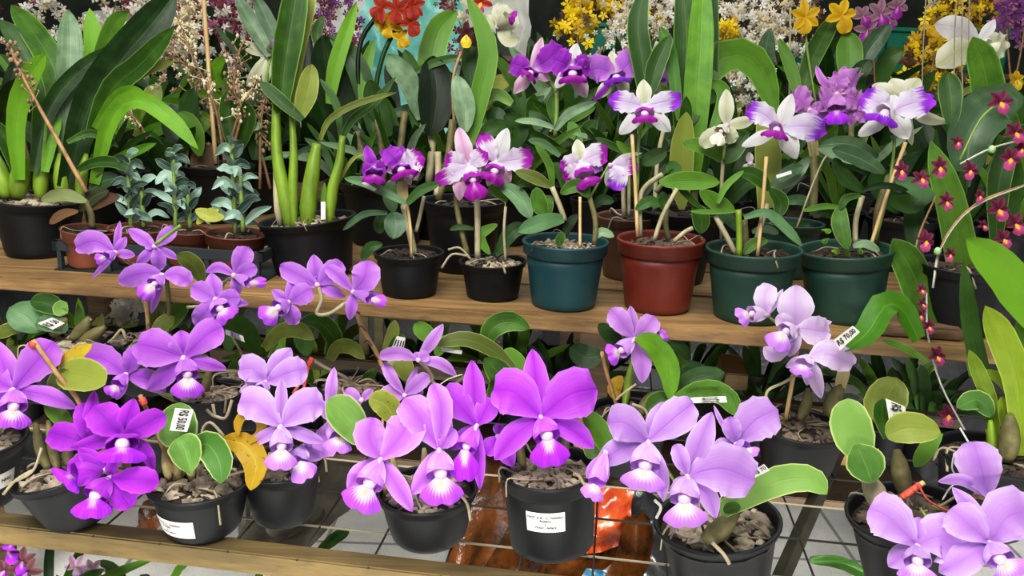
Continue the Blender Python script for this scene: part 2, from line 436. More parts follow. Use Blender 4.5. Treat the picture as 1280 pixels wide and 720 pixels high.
def text_mesh(s, align='CENTER'):
    cu = bpy.data.curves.new('t', 'FONT'); cu.body = s; cu.size = 1; cu.align_x = align; cu.align_y = 'CENTER'; cu.resolution_u = 2; cu.space_line = .95; cu.offset = .018
    o = bpy.data.objects.new('t', cu); C.objects.link(o)
    me = bpy.data.meshes.new_from_object(o.evaluated_get(bpy.context.evaluated_depsgraph_get()))
    bpy.data.objects.remove(o); bpy.data.curves.remove(cu)
    return me
def pot_label(p, lx, wpx, t0, t1, text, sz=.2, rot=0, mat='label_white'):
    pot, B, X, Y, A, h, rb, rt, bulge, rim = p.pot
    def surf(a, t, e):
        rr = rb + (rt * .95 - rb) * (max(t, 0.001) ** bulge) + e
        # angle 0 faces the camera
        return B + A * (h * t) + (base * math.cos(a) + side * math.sin(a)) * rr
    tc = CAMP - B; tc = (tc - A * tc.dot(A)).normalized(); base = tc; side = A.cross(base).normalized()
    r = (rb + rt) / 2; d = depth(B)
    cx = 640 + F * ((B + A * h * (t0+t1)/2) - CAMP).dot(RT) / d
    a0 = math.asin(max(-.95, min(.95, (lx - cx) * d / F / r))); aw = wpx * d / F / r / max(.4, math.cos(a0))
    bm = bmesh.new(); n = 10
    rows = [[bm.verts.new(surf(a0 - aw/2 + aw * i / n, t, .0008)) for i in range(n+1)] for t in (t0, (t0+t1)/2, t1)]
    for a, b in zip(rows, rows[1:]):
        for i in range(n): bm.faces.new((a[i], a[i+1], b[i+1], b[i]))
    lab = p.add('pot_label', bm, mat, pot)
    me = text_mesh(text); hh = h * (t1 - t0); k = sz * hh; wd = aw * r
    xs = [v.co.x for v in me.vertices]; half = max(abs(min(xs)), abs(max(xs))); k = min(k, wd * .46 / half)
    for v in me.vertices:
        v.co = surf(a0 + v.co.x * k / r, (t0+t1)/2 + v.co.y * k / h, .0013)
    p.add('lettering', me, 'ink', lab, smooth=False)
def TAG(p, q, text=None, d=None, dd=-.006, rot=0, size=.62, dz=(0, 0)):
    """price sticker through four photo corners: top left, top right, bottom right, bottom left of the card"""
    d = (d or p.d) + dd
    c = [P(q[0], q[1], d + dz[0]), P(q[2], q[3], d + dz[0]), P(q[4], q[5], d + dz[1]), P(q[6], q[7], d + dz[1])]
    def at(x, y, e=0):
        a = c[0].lerp(c[1], x); b = c[3].lerp(c[2], x); o = a.lerp(b, y)
        return o + (CAMP - o).normalized() * e
    bm = bmesh.new(); g = [[bm.verts.new(at(i/3, j/2, .0012 * math.sin(PI*i/3))) for i in range(4)] for j in range(3)]
    for j in range(2):
        for i in range(3): bm.faces.new((g[j][i], g[j+1][i], g[j+1][i+1], g[j][i+1]))
    t = p.add('price_tag', bm, 'label_white')
    if text:
        W = (c[1] - c[0]).length; H = (c[3] - c[0]).length
        me = text_mesh(text); xs = [v.co.x for v in me.vertices]; ys = [v.co.y for v in me.vertices]
        w0 = max(xs) - min(xs); h0 = max(ys) - min(ys); cx = (max(xs)+min(xs))/2; cy = (max(ys)+min(ys))/2
        for v in me.vertices:
            x, y = (v.co.x - cx) / w0, -(v.co.y - cy) / h0
            k = size
            v.co = at(.5 + x * .86, .5 + y * k, .0026)
        p.add('lettering', me, 'ink', t, smooth=False)
    return t

def FLOWER(p, col, cx, cy, tep, lip=None, d=None, lipmat='lip_violet', bulb=True, ruf=.10, lab=None, mats=None, tubemat=None, stalk=None):
    ruf = ruf * 1.3
    """tep: (kind, tipx, tipy, width[, midx, midy[, dz_tip]]) kind p petal / s sepal; lip: (throatx, throaty, tipx, tipy, w)"""
    d = d or p.d; k = d / F; base = 'petal_' + col
    bm = bmesh.new(); c = P(cx, cy, d)
    # ovary and column: the flower's own core
    tube_bm(bm, [c + fw * .03 + UP * -.004, c + fw * .012, c - fw * .004], [2.2*k, 2.6*k, 3.2*k], 8)
    if lip and bulb:
        tx, ty = lip[0], lip[1]
        cc = P(cx + (tx - cx) * .80, cy + (ty - cy) * .80, d - .020); ax = (P(tx, ty, d - .024) - c).normalized()
        X, Y, A = axes(ax); w = lip[4] * k
        ball_bm(bm, cc, X * w * .17, Y * w * .15, A * w * .22, 2)
        tube_bm(bm, [c - fw * .006, cc], [3*k, w * .1], 8)
    fl = p.add('flower', bm, 'column_pale', **({'label': lab} if lab else {}))
    for i, t in enumerate(tep):
        kind, x, y, w = t[:4]; mx, my = (t[4], t[5]) if len(t) > 5 else ((cx+x)/2, (cy+y)/2)
        z = t[6] if len(t) > 6 else 0.0
        back = .005 if kind == 's' else 0.0
        ln = math.hypot(x-cx, y-cy) * k
        pts = [P(cx, cy, d + back), P(mx, my, d + back - .10 * ln + z * .3), P(x, y, d + back + .06 * ln + z)]
        b = bmesh.new()
        if kind == 'p': blade_bm(b, pts, w*k/2, 'petal', cup=random.uniform(-.12, .1), fold=.10, ruf=ruf, nfreq=4, wob=.05, nu=8, nv=16, up=0.05)
        else: blade_bm(b, pts, w*k/2, 'sepal', cup=random.uniform(-.1, .05), fold=-.06, ruf=ruf*.4, nfreq=2, wob=.04, nu=6, nv=14, up=0.05)
        m = mats[i] if mats and mats[i] else base
        p.add('petal' if kind == 'p' else 'sepal', b, m, fl)
    if lip:
        tx, ty, lx, ly, w = lip; w *= k
        th = P(tx, ty, d - .024); X, Y, A = axes(th - c)
        Nc = (CAMP - c).normalized(); side = A.cross(Nc).normalized(); Nn = side.cross(A).normalized()
        if Nn.dot(Nc) < 0: Nn = -Nn
        # tube of the lip: two side lobes rolled over the column, open at the front
        b = bmesh.new(); uvl = b.loops.layers.uv.verify(); n = 14; rows = []
        Lt = (th - c).length
        for j in range(8):
            v = j / 7; r = 2.5*k + w * .30 * math.sin(PI * .62 * v) ** .9 ; ctr = c + A * (Lt * v * 1.0) - Nc * (-.002)
            row = []
            for i in range(n + 1):
                a = PI * (-1.28 + 2.56 * i / n); fl_ = 1 + .25 * v**3 * (abs(a) > 2.2)
                q = ctr - Nn * (r * .55 * math.cos(a)) + side * (r * 1.0 * math.sin(a) * fl_) + A * (-.25 * Lt * v * max(0, abs(a)/PI - .35))
                row.append(b.verts.new(q + Nn * .002 * math.sin(5*a) * v))
            rows.append((v, row))
        for (v0, a), (v1, e) in zip(rows, rows[1:]):
            for i in range(n):
                f = b.faces.new((a[i], a[i+1], e[i+1], e[i]))
                for lp, q in zip(f.loops, ((i, v0), (i+1, v0), (i+1, v1), (i, v1))): lp[uvl].uv = (q[0]/n, q[1])
        lp0 = p.add('lip', b, tubemat or base, fl)
        # front lobe, flared, two scallops, ruffled
        b = bmesh.new(); uvl = b.loops.layers.uv.verify(); tip = P(lx, ly, d - .036)
        D = tip - th; Ll = D.length; D.normalize(); sd = D.cross(Nc).normalized(); nn = sd.cross(D)
        if nn.dot(Nc) < 0: nn = -nn
        nu, nv = 18, 10; rows = []; ph = random.uniform(0, 6)
        for j in range(nv + 1):
            v = j / nv; g = .24 + .76 * math.sin(PI/2 * min(1, v * 1.12)) ** 1.2; row = []
            for i in range(nu + 1):
                u = -1 + 2 * i / nu
                rr = v * (1 - .30 * abs(u) ** 2.2 - .10 * math.exp(-(u*5)**2))
                q = th + D * (Ll * rr) + sd * (u * w/2 * g * (1 - .12 * (v > .9) * u*u))
                q += nn * (.012 * math.sin(PI * v * .85) * (1 - .6*u*u) * (w / .05) + .10 * w * v*v * math.sin(ph + u * 9) * .35 - .10 * w * u*u * v)
                row.append(b.verts.new(q))
            rows.append((v, row))
        for (v0, a), (v1, e) in zip(rows, rows[1:]):
            for i in range(nu):
                f = b.faces.new((a[i], a[i+1], e[i+1], e[i]))
                for lq, q in zip(f.loops, ((i, v0), (i+1, v0), (i+1, v1), (i, v1))): lq[uvl].uv = (q[0]/nu, q[1])
        p.add('lip_lobe', b, lipmat, fl)
    return fl
# ------------------------------------------------------------------ setting
def struct(name, bm, m, smooth=False):
    o = link(name, bm, m, smooth=smooth); o['kind'] = 'structure'; return o
def floor_mat():
    s = NT('concrete'); o = s.obj()
    n = s.noise(o, 7, 6, .6); f = s.noise(o, 160, 3, .6)
    c = s.mix(s.step(n, .3, .7), lin('#dddbd5'), lin('#efede7'))
    c = s.mix(s.math('MULTIPLY', s.step(f, .5, .75), .4), c, lin('#b0aea6'))
    b = s.node('ShaderNodeTexBrick'); s.put(b.inputs['Vector'], o); b.offset = 0
    for a, v in (('Scale', 1.0), ('Mortar Size', .006), ('Brick Width', .5), ('Row Height', .5)): b.inputs[a].default_value = v
    c = s.mix(s.math('MULTIPLY', b.outputs['Fac'], .6), c, lin('#5c5a54'))
    MATS['concrete'] = s.bsdf(c, .8, 0, s.bump(f, .3, .002))
floor_mat()
def wall_mat():
    s = NT('shade_cloth'); o = s.obj(); n = s.noise(o, 5, 5, .6)
    c = s.mix(s.step(n, .35, .7), lin('#0c120c'), lin('#26301f'))
    MATS['shade_cloth'] = s.bsdf(c, .9, 0)
wall_mat()
bm = bmesh.new(); box_bm(bm, Vector((-7, -1.5, -.1)), Vector((14, 0, 0)), Vector((0, 9, 0)), Vector((0, 0, .1))); struct('floor', bm, 'concrete')
bm = bmesh.new(); box_bm(bm, Vector((-7, 5.2, 0)), Vector((14, 0, 0)), Vector((0, .05, 0)), Vector((0, 0, 2.6))); struct('wall_back', bm, 'shade_cloth')

# upper bench
A0, A1 = onz(0, 345, ZB), onz(960, 415, ZB)
E = (A1 - A0).normalized(); Nf = Vector((E.y, -E.x, 0)).normalized()        # Nf towards the camera
if Nf.y > 0: Nf = -Nf
Bk = -Nf
bench = bpy.data.objects.new('wooden_bench', None); C.objects.link(bench); bench.location = (0, 1.6, 0)
tag(bench, 'long raised wooden bench carrying the row of teal, red and green pots', 'bench')
def part(root, name, bm, m, smooth=False, **kw):
    o = link(name, bm, m, None, root, smooth=smooth, **kw); o.data.transform(Matrix.Translation(-Vector(root.location))); return o
s0 = A0 - E * 1.2; lenE = 3.05
for i in range(4):
    wdt = .20; bm = bmesh.new()
    o = s0 + Bk * (i * (wdt + .012)) - Vector((0, 0, .028))
    box_bm(bm, o, E * lenE, Bk * wdt, Vector((0, 0, .028)), .003)
    part(bench, 'plank', bm, 'wood_bench')
for px in (735, 1130, 60):
    q = onz(px, 420, .6); q = A0 + E * (q - A0).dot(E) + Bk * .12
    bm = bmesh.new(); box_bm(bm, Vector((q.x, q.y, 0)), E * .06, Bk * .05, Vector((0, 0, ZB - .028)), .003); part(bench, 'leg', bm, 'wood_old')
    bm = bmesh.new(); box_bm(bm, Vector((q.x, q.y + .6, 0)), E * .06, Bk * .05, Vector((0, 0, ZB - .028)), .003); part(bench, 'leg', bm, 'wood_old')
# bracket block under the plank
bm = bmesh.new(); a = P(722, 470, 1.66); box_bm(bm, a, E * .055, Bk * .04, Vector((0, 0, ZB - .03 - a.z)), .003); part(bench, 'bracket', bm, 'wood_bench')
bm = bmesh.new(); a = P(716, 430, 1.655); box_bm(bm, a, E * .07, Bk * .04, Vector((0, 0, ZB - .03 - a.z)), .003); part(bench, 'bracket', bm, 'wood_bench')
# lower beam and slim posts under the bench
bm = bmesh.new(); a = P(262, 452, 1.78); b_ = P(640, 480, 1.70); dv = b_ - a; dv.z = 0
box_bm(bm, a, dv, Bk * .04, Vector((0, 0, .032)), .003); part(bench, 'beam', bm, 'wood_dark')
for px in (454, 473):
    a = P(px, 392, 1.74); bm = bmesh.new(); box_bm(bm, Vector((a.x - .010, a.y, .35)), Vector((.020, 0, 0)), Vector((0, .015, 0)), Vector((0, 0, ZB - .03 - .35)), .002); part(bench, 'post', bm, 'wood_post')
bm = bmesh.new(); a = P(905, 487, 1.62); box_bm(bm, a, E * .045, Bk * .12, Vector((0, 0, .036)), .003); part(bench, 'beam', bm, 'wood_bench')
bm = bmesh.new(); a = P(905, 512, 1.60); box_bm(bm, a, E * .45, Bk * .03, Vector((0, 0, .022)), .003); part(bench, 'beam', bm, 'wood_dark')

# rough board end on the right of the bench
w = bpy.data.objects.new('rough_board', None); C.objects.link(w); w.location = P(1110, 420, 1.40); tag(w, 'weathered split board lying on the right end of the wooden bench', 'board')
bm = bmesh.new(); box_bm(bm, onz(1082, 419, ZB + .001), E * .155, Bk * .10, Vector((0, 0, .022)), .004)
for v in bm.verts: v.co += Vector((noise.noise(v.co * 30), noise.noise(v.co * 31 + Vector((5, 0, 0))), 0)) * .010
part(w, 'board', bm, 'wood_old')

# wire shelf with front rail
shelf = bpy.data.objects.new('wire_shelf', None); C.objects.link(shelf); shelf.location = (0, 1.2, 0)
tag(shelf, 'low wire mesh shelf with a square wooden front rail', 'shelf')
R0, R1 = onz(0, 656, ZL), onz(520, 716, ZL); E2 = (R1 - R0).normalized(); B2 = Vector((-E2.y, E2.x, 0))
bm = bmesh.new(); box_bm(bm, R0 - E2 * .5 - Vector((0, 0, .032)), E2 * 2.4, B2 * .032, Vector((0, 0, .032)), .0022); part(shelf, 'front_rail', bm, 'wood_rail')
wires = []
for i in range(21):
    a = R0 - E2 * .35 + E2 * (i * .098)
    bm = bmesh.new(); tube_bm(bm, [a - Vector((0, 0, .002)), a + B2 * .42 + Vector((0, 0, -.004)), a + B2 * .85 - Vector((0, 0, .002))], .0016, 5); part(shelf, 'wire', bm, 'wire_dark', True)
for j, q in enumerate((.085, .185, .285, .385, .485, .60, .72)):
    a = R0 + B2 * q - E2 * .4
    bm = bmesh.new(); tube_bm(bm, [a, a + E2 * 1.1 - Vector((0, 0, .003)), a + E2 * 2.2], .0018, 5); part(shelf, 'wire', bm, 'wire_light' if j in (0, 2) else 'wire_dark', True)
def bar(a, b, w):
    bm = bmesh.new(); A = (b - a); X, Y, Z = axes(A)
    box_bm(bm, a - X * w/2 - Y * w/2, X * w, Y * w, A, .001); return bm
part(shelf, 'brace', bar(P(1052, 552, 1.42), P(955, 770, 1.20), .020), 'steel_black')
part(shelf, 'back_rail', bar(R0 + B2 * .86 - E2 * .4 - Vector((0, 0, .012)), R0 + B2 * .86 + E2 * 2.0 - Vector((0, 0, .012)), .02), 'steel_black')
for q in (-.1, 1.15):
    for r in (.02, .86):
        a = R0 + E2 * q + B2 * r; bm = bmesh.new(); box_bm(bm, Vector((a.x, a.y, 0)), E2 * .025, B2 * .025, Vector((0, 0, ZL - .034)), .001); part(shelf, 'leg', bm, 'steel_black')

# ---- litter and stock on the ground below the wire shelf
def sheet(name, label, cat, corners, d, mat, crumple=.02, n=18, group=None, sub=None, z0=None):
    """crumpled sheet or big dry leaf through four photo corners at floor depth"""
    cs = [onz(x, y, z0) if z0 is not None else P(x, y, d) for x, y in corners]
    bm = bmesh.new(); s = random.uniform(0, 50); g = []
    o = sum(cs, Vector()) / 4; nrm = (cs[1] - cs[0]).cross(cs[3] - cs[0]).normalized()
    if nrm.dot(CAMP - o) < 0: nrm = -nrm
    for j in range(n + 1):
        row = []
        for i in range(n + 1):
            a = cs[0].lerp(cs[1], i/n).lerp(cs[3].lerp(cs[2], i/n), j/n)
            q = a * 14 + Vector((s, 0, 0))
            row.append(bm.verts.new(a + nrm * (crumple * (noise.noise(q) + .5 * noise.noise(q * 2.7)) + crumple * .6) + (cs[1]-cs[0]).normalized() * crumple * noise.noise(q * .8 + Vector((9, 9, 0))) * .8))
        g.append(row)
    uvl = bm.loops.layers.uv.verify()
    for j in range(n):
        for i in range(n):
            f = bm.faces.new((g[j][i], g[j+1][i], g[j+1][i+1], g[j][i+1]))
            for lp, q in zip(f.loops, ((i,j),(i,j+1),(i+1,j+1),(i+1,j))): lp[uvl].uv = (q[0]/n, q[1]/n)
    ob = link(name, bm, mat); ob.data.transform(Matrix.Translation(-o)); ob.location = o
    tag(ob, label, cat, group); return ob
def film(name, a, b, scale=20, rough=.2, trans=.25):
    s = NT(name); o = s.obj(); n = s.noise(o, scale, 6, .65)
    c = s.mix(s.step(n, .35, .65), lin(a), lin(b)); MATS[name] = s.bsdf(c, rough, trans, s.bump(n, .6, .01))
film('film_orange', '#8e2c0c', '#c8602a', 14, .18); film('film_brown', '#26150a', '#6a3c14', 16, .25); film('dry_leaf', '#5a4a30', '#8a7450', 12, .5)
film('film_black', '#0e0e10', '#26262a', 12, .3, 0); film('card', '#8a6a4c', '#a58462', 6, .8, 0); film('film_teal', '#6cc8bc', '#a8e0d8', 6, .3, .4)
film('film_white', '#c4c4bc', '#e2e2dc', 5, .4, .4); film('slate', '#4c4c48', '#6c6a64', 8, .5, 0); film('film_blue', '#123c50', '#1c5a70', 9, .3, 0); film('grey_leaf', '#37332a', '#585246', 9, .5, .1)
sheet('plastic_bag', 'crumpled orange plastic bag below the wire shelf between two pots', 'bag', [(738, 600), (792, 612), (786, 672), (728, 690)], 1.55, 'film_orange', .02)
def dry(label, xy, d, w, mat, dz=(0, 0)):
    n = len(xy) // 2; pts = [P(xy[2*i], xy[2*i+1], d + dz[0] + (dz[1]-dz[0]) * i / (n-1)) for i in range(n)]; bm = bmesh.new()
    blade_bm(bm, pts, w * d / F / 2, 'strap', fold=.5, ruf=.12, nfreq=3, wob=.3, twist=random.uniform(-.4, .4), nu=10, nv=24); o = sum(pts, Vector()) / n
    ob = link('dry_leaf', bm, mat); ob.data.transform(Matrix.Translation(-o)); ob.location = o; tag(ob, label, 'dry leaf', 'dry leaves below the wire shelf')
dry('large brown dry leaf standing between the bowl pot and the labelled straight pot', (570, 730, 600, 660, 625, 600, 640, 555), 1.5, 70, 'film_brown', (0, .1))
dry('golden brown dry leaf lying below the labelled straight pot, left part', (560, 720, 640, 690, 720, 640), 1.55, 60, 'film_brown', (-.05, .1))
dry('rust brown dry leaf crossing below the labelled straight pot, right part', (640, 735, 720, 700, 800, 660), 1.5, 56, 'film_brown', (-.05, .1))
dry('dark brown dry leaf at the bottom edge right of the labelled pot', (760, 740, 790, 700, 800, 640), 1.45, 44, 'film_brown', (-.05, .1))
dry('broad grey-brown dry leaf slanting under the wires left of the bowl pot', (330, 710, 372, 640, 420, 585, 455, 540), 1.6, 96, 'grey_leaf', (-.1, .2))
dry('narrow grey dry leaf beside the broad one under the wires', (300, 690, 345, 655, 400, 640), 1.55, 50, 'grey_leaf', (-.1, .1))
dry('small green-brown leaf tip poking above the rail', (396, 692, 415, 676, 436, 661), 1.2, 16, 'leaf_dark', (0, .1))
dry('orange-brown dry leaf behind the left name-label pot', (178, 668, 192, 645, 205, 628), 1.4, 34, 'film_brown')
dry('long green strap leaf lying on the concrete at bottom right', (1012, 700, 1050, 703, 1090, 722), 1.7, 16, 'leaf_dark')
sheet('plastic_sheet', 'black plastic sheet hanging below the wires beside the orange bag', 'sheet', [(792, 600), (850, 640), (830, 740), (770, 740)], 1.6, 'film_black', .03)
sheet('plastic_film', 'small turquoise plastic scrap at the bottom edge below the labelled pot', 'scrap', [(732, 708), (756, 712), (752, 728), (722, 728)], 1.42, 'film_blue', .01)
sheet('cardboard_sheet', 'brown cardboard sheet leaning behind the black steel brace', 'cardboard', [(1040, 560), (1100, 560), (1085, 650), (1020, 590)], 1.75, 'card', .006)
sheet('plastic_sheet', 'stiff dark grey plastic sheet under the pale orchid left of centre', 'sheet', [(320, 600), (398, 570), (400, 602), (332, 640)], 1.35, 'slate', .01)

bm = bmesh.new(); a = Vector((-2.0, 0, 0)); q0 = s0 + Bk * .16; box_bm(bm, Vector((q0.x, q0.y, .48)), E * lenE, Bk * .5, Vector((0, 0, .02)), .002); part(bench, 'under_shelf', bm, 'wood_dark')
GROUP[0] = 'potted orchids on the wire shelf'
# ================================================================== plants on the wire shelf
# P1 far left
p = newpot('potted_orchid', 'violet orchid in black pot cut off by the left edge of the picture', 'orchid', -40, 548, 130, -30, 625, 90, ZL, 'pot_black', csize=.014)
D = p.d - .05
FLOWER(p, 'violet', 17, 487, [('s', -8, 424, 30), ('p', 68, 427, 44, 46, 452), ('p', -45, 455, 46), ('s', 95, 510, 24, 58, 494), ('s', -30, 520, 24)], (17, 512, 12, 538, 44), D)
pot_label(p, 6, 20, .35, .6, 'NHC', .3)
ST(p, 'stalk_green', 5, (17, 490, 10, 520, -10, 550), D, (.03, .06))
L(p, 'leaf_dark', 24, (-30, 540, -10, 500, -30, 470), 'oval')

# P2 magenta cluster
p = newpot('potted_orchid', 'deep magenta orchid with clustered blooms in black bowl pot at the left rail', 'orchid', 80, 584, 124, 104, 648, 70, ZL, 'pot_black', bulge=.7, csize=.015)
D = p.d - .06
FLOWER(p, 'magenta', 109, 554, [('p', 104, 503, 26), ('p', 60, 540, 36), ('s', 118, 488, 20), ('s', 66, 556, 18)], None, D + .03)
FLOWER(p, 'magenta', 152, 545, [('s', 168, 498, 26), ('p', 207, 518, 32), ('p', 117, 508, 42), ('s', 88, 560, 20), ('s', 193, 590, 18, 180, 562)], (153, 558, 150, 582, 58), D, 'lip_magenta')
FLOWER(p, 'magenta', 130, 588, [('p', 84, 582, 36), ('s', 98, 560, 22)], (90, 594, 76, 606, 44), D - .01, 'lip_magenta', bulb=False)
FLOWER(p, 'magenta', 137, 597, [('p', 199, 602, 34), ('p', 164, 634, 34), ('s', 143, 570, 16)], (117, 622, 113, 651, 46), D - .02, 'lip_magenta')
ST(p, 'stalk_green', 5, (140, 590, 120, 590, 95, 592), D, (.01, .06)); ST(p, 'stalk_brown', 4, (150, 545, 120, 570, 90, 590), D, (.03, .06))
ST(p, 'stalk_brown', 6, (41, 425, 72, 468, 102, 510, 110, 580), D, (.03, .05), name='stake'); ST(p, 'twine_red', 9, (38, 428, 44, 433), D, (.03, .03), name='tie')
ST(p, 'stalk_brown', 6, (175, 494, 190, 527, 217, 590), D, (.02, .05), name='stake'); ST(p, 'twine_red', 9, (177, 498, 181, 506), D, (.02, .02), name='tie')
L(p, 'leaf_olive', 46, (74, 466, 104, 470, 131, 482), 'round', D, (.05, .02)); L(p, 'leaf_yellow', 20, (74, 462, 92, 445, 115, 431), 'oval', D, (.06, .06))
L(p, 'leaf_olive', 22, (60, 492, 75, 472, 88, 468), 'oval', D, (.06, .05)); L(p, 'leaf_mid', 22, (92, 545, 76, 522, 56, 504), 'strap', D, (.06, .05))
for xy in ((62, 590, 50, 560, 44, 528), (74, 590, 66, 560, 60, 525), (88, 588, 84, 560, 84, 530)): BULB(p, 'cane_olive', 13, xy, p.d)
ST(p, 'root_pale', 4, (40, 588, 20, 600, 4, 618), D, name='root'); ST(p, 'root_pale', 3.5, (52, 560, 40, 590, 8, 606), D, name='root')

# P3 price-tag pot
p = newpot('potted_orchid', 'small orchid without blooms, price tag on green leaf, one yellow leaf, black pot', 'orchid', 250, 598, 125, 256, 660, 80, ZL, 'pot_black', bulge=.62, csize=.015)
D = p.d - .02
L(p, 'leaf_pale', 47, (224, 560, 222, 535, 226, 503), 'round', D, (0, .02), fold=.25); L(p, 'leaf_pale', 40, (222, 548, 231, 562, 238, 592), 'sepal', D, (-.012, -.03), fold=.4)
L(p, 'leaf_pale', 36, (241, 560, 259, 555, 274, 575, 278, 604), 'oval', D, (0, -.04), twist=.35)
L(p, 'leaf_yellow', 32, (279, 549, 305, 556, 320, 580, 313, 613), 'oval', D, (0, -.03), twist=.2, label='yellowing leaf with brown spots')
for xy in ((224, 602, 222, 580, 222, 558), (240, 600, 238, 580, 241, 560), (212, 600, 208, 580, 206, 556)): BULB(p, 'sheath', 12, xy)
TAG(p, (219, 510, 242, 512, 234, 540, 212, 538), None, D, -.012)
t = [o for o in p.e.children if o.name.startswith('price_tag')][-1]
TAG_T = TAG
def sidetext(p, q, text, d, dd):
    return TAG(p, q, text, d, dd)
C_ = [o for o in p.e.children if o.name.startswith('price_tag')]
for o in C_: bpy.data.objects.remove(o)
TAG(p, (242, 512, 234, 540, 212, 538, 219, 510), 'R$ 50,00', D, -.012)
pot_label(p, 216, 42, .22, .58, 'NHC 318 - C. Nobilior\nRozana\nx\nVictor Uehara', .17)
ST(p, 'root_pale', 4, (262, 590, 252, 545, 262, 528, 280, 545), D, (.06, .06), name='root')

# pots of bark further back on the left
p = rimpot('potted_orchid', 'pale round-leaved orchid in black bark pot with flat price tag, left under bench', 'orchid', 100, 426, 124, .11, ZL, 'pot_dusty', csize=.022, chips=45, bulge=.7)
L(p, 'leaf_blue', 42, (52, 414, 36, 398, 12, 384), 'oval'); L(p, 'leaf_mid', 26, (80, 392, 60, 380, 38, 376), 'oval'); L(p, 'leaf_pale', 18, (80, 394, 76, 386, 84, 378), 'round')
L(p, 'leaf_olive', 18, (30, 410, 12, 412, -8, 420), 'strap'); L(p, 'leaf_blue', 24, (84, 414, 66, 404, 44, 406), 'oval', dz=(0, -.01))
TAG(p, (47, 404, 65, 397, 81, 404, 66, 412), 'R$ 50', None, -.02)
for xy in ((66, 420, 74, 408, 84, 398), (90, 424, 104, 410, 112, 396), (100, 428, 118, 418, 132, 408)): BULB(p, 'cane_olive', 16, xy)
ST(p, 'root_pale', 5, (84, 424, 100, 412, 114, 398), name='root'); ST(p, 'root_pale', 4, (120, 440, 140, 425, 152, 412, 158, 425), name='root')
p = rimpot('potted_orchid', 'tall violet orchid with three side-lit blooms high over the small clay pots', 'orchid', 182, 420, 90, .11, ZL, 'pot_dusty', csize=.02, bulge=.7)
D = 1.36
FLOWER(p, 'bench', 144, 316, [('p', 95, 310, 30, 118, 302), ('s', 150, 276, 9), ('s', 158, 296, 12), ('s', 169, 319, 13), ('s', 114, 348, 8, 132, 330)], (132, 322, 118, 326, 16), D, 'lip_violet', bulb=False)
FLOWER(p, 'bench', 194, 308, [('s', 160, 286, 18), ('p', 219, 284, 18), ('p', 199, 338, 18, 198, 322), ('s', 170, 332, 14), ('s', 224, 324, 11), ('p', 182, 304, 14)], None, D + .02)
FLOWER(p, 'bench', 203, 344, [('p', 149, 352, 28, 178, 342), ('p', 239, 354, 24, 222, 344), ('s', 170, 332, 14), ('s', 189, 392, 11)], (192, 356, 175, 374, 24), D - .01, 'lip_violet')
ST(p, 'stalk_brown', 5, (146, 317, 158, 326, 172, 340, 184, 395, 186, 420), D, (0, .2)); ST(p, 'stalk_green', 5, (194, 306, 212, 292, 226, 282), D)
ST(p, 'bamboo', 6, (181, 355, 184, 390, 186, 418), D, (.02, .22), name='stake'); ST(p, 'cane_olive', 6, (208, 350, 211, 375, 211, 410), D, (0, .2), name='stake')
ST(p, 'stalk_green', 4, (203, 344, 209, 360, 211, 400), D, (0, .2))
L(p, 'leaf_olive', 24, (254, 352, 240, 330, 220, 319), 'oval', D, (.05, 0)); L(p, 'leaf_olive', 20, (192, 418, 204, 405, 218, 396), 'strap', D + .15)
L(p, 'leaf_mid', 22, (206, 415, 222, 390, 236, 372), 'oval', D + .2); L(p, 'leaf_olive', 20, (196, 415, 196, 385, 205, 362), 'oval', D + .2); L(p, 'leaf_dark', 26, (216, 410, 228, 385, 222, 360), 'oval', D + .22)
p = rimpot('potted_orchid', 'violet orchid blooming in front of a pebble-filled black pot, mid left', 'orchid', 262, 488, 84, .10, ZL, 'pot_dusty', csize=.014, bulge=.8)
D = p.d - .10
FLOWER(p, 'violet', 230, 447, [('p', 170, 430, 50, 196, 436), ('s', 225, 413, 34), ('p', 278, 409, 38, 258, 420), ('s', 283, 461, 18), ('s', 184, 488, 26, 206, 470)], (235, 472, 234, 500, 40), D)
FLOWER(p, 'violet', 158, 468, [('p', 104, 446, 38, 130, 450), ('p', 171, 434, 24), ('s', 207, 490, 26, 185, 474), ('s', 146, 500, 14)], (146, 482, 136, 496, 22), D + .02, 'lip_violet', bulb=False)
ST(p, 'stalk_brown', 5, (230, 448, 240, 470, 255, 495), D, (.02, .08)); ST(p, 'stalk_green', 4, (158, 470, 180, 485, 236, 500), D, (.03, .09))
for xy in ((246, 494, 230, 500, 200, 492), (250, 500, 258, 480, 262, 458)): BULB(p, 'cane_olive', 12, xy)
ST(p, 'root_pale', 4, (266, 505, 268, 520, 258, 512), D, (0, 0), name='root'); ST(p, 'root_pale', 4, (290, 500, 282, 522, 268, 520), D, name='root')
L(p, 'leaf_mid', 16, (300, 505, 292, 475, 294, 447), 'strap', p.d + .1)

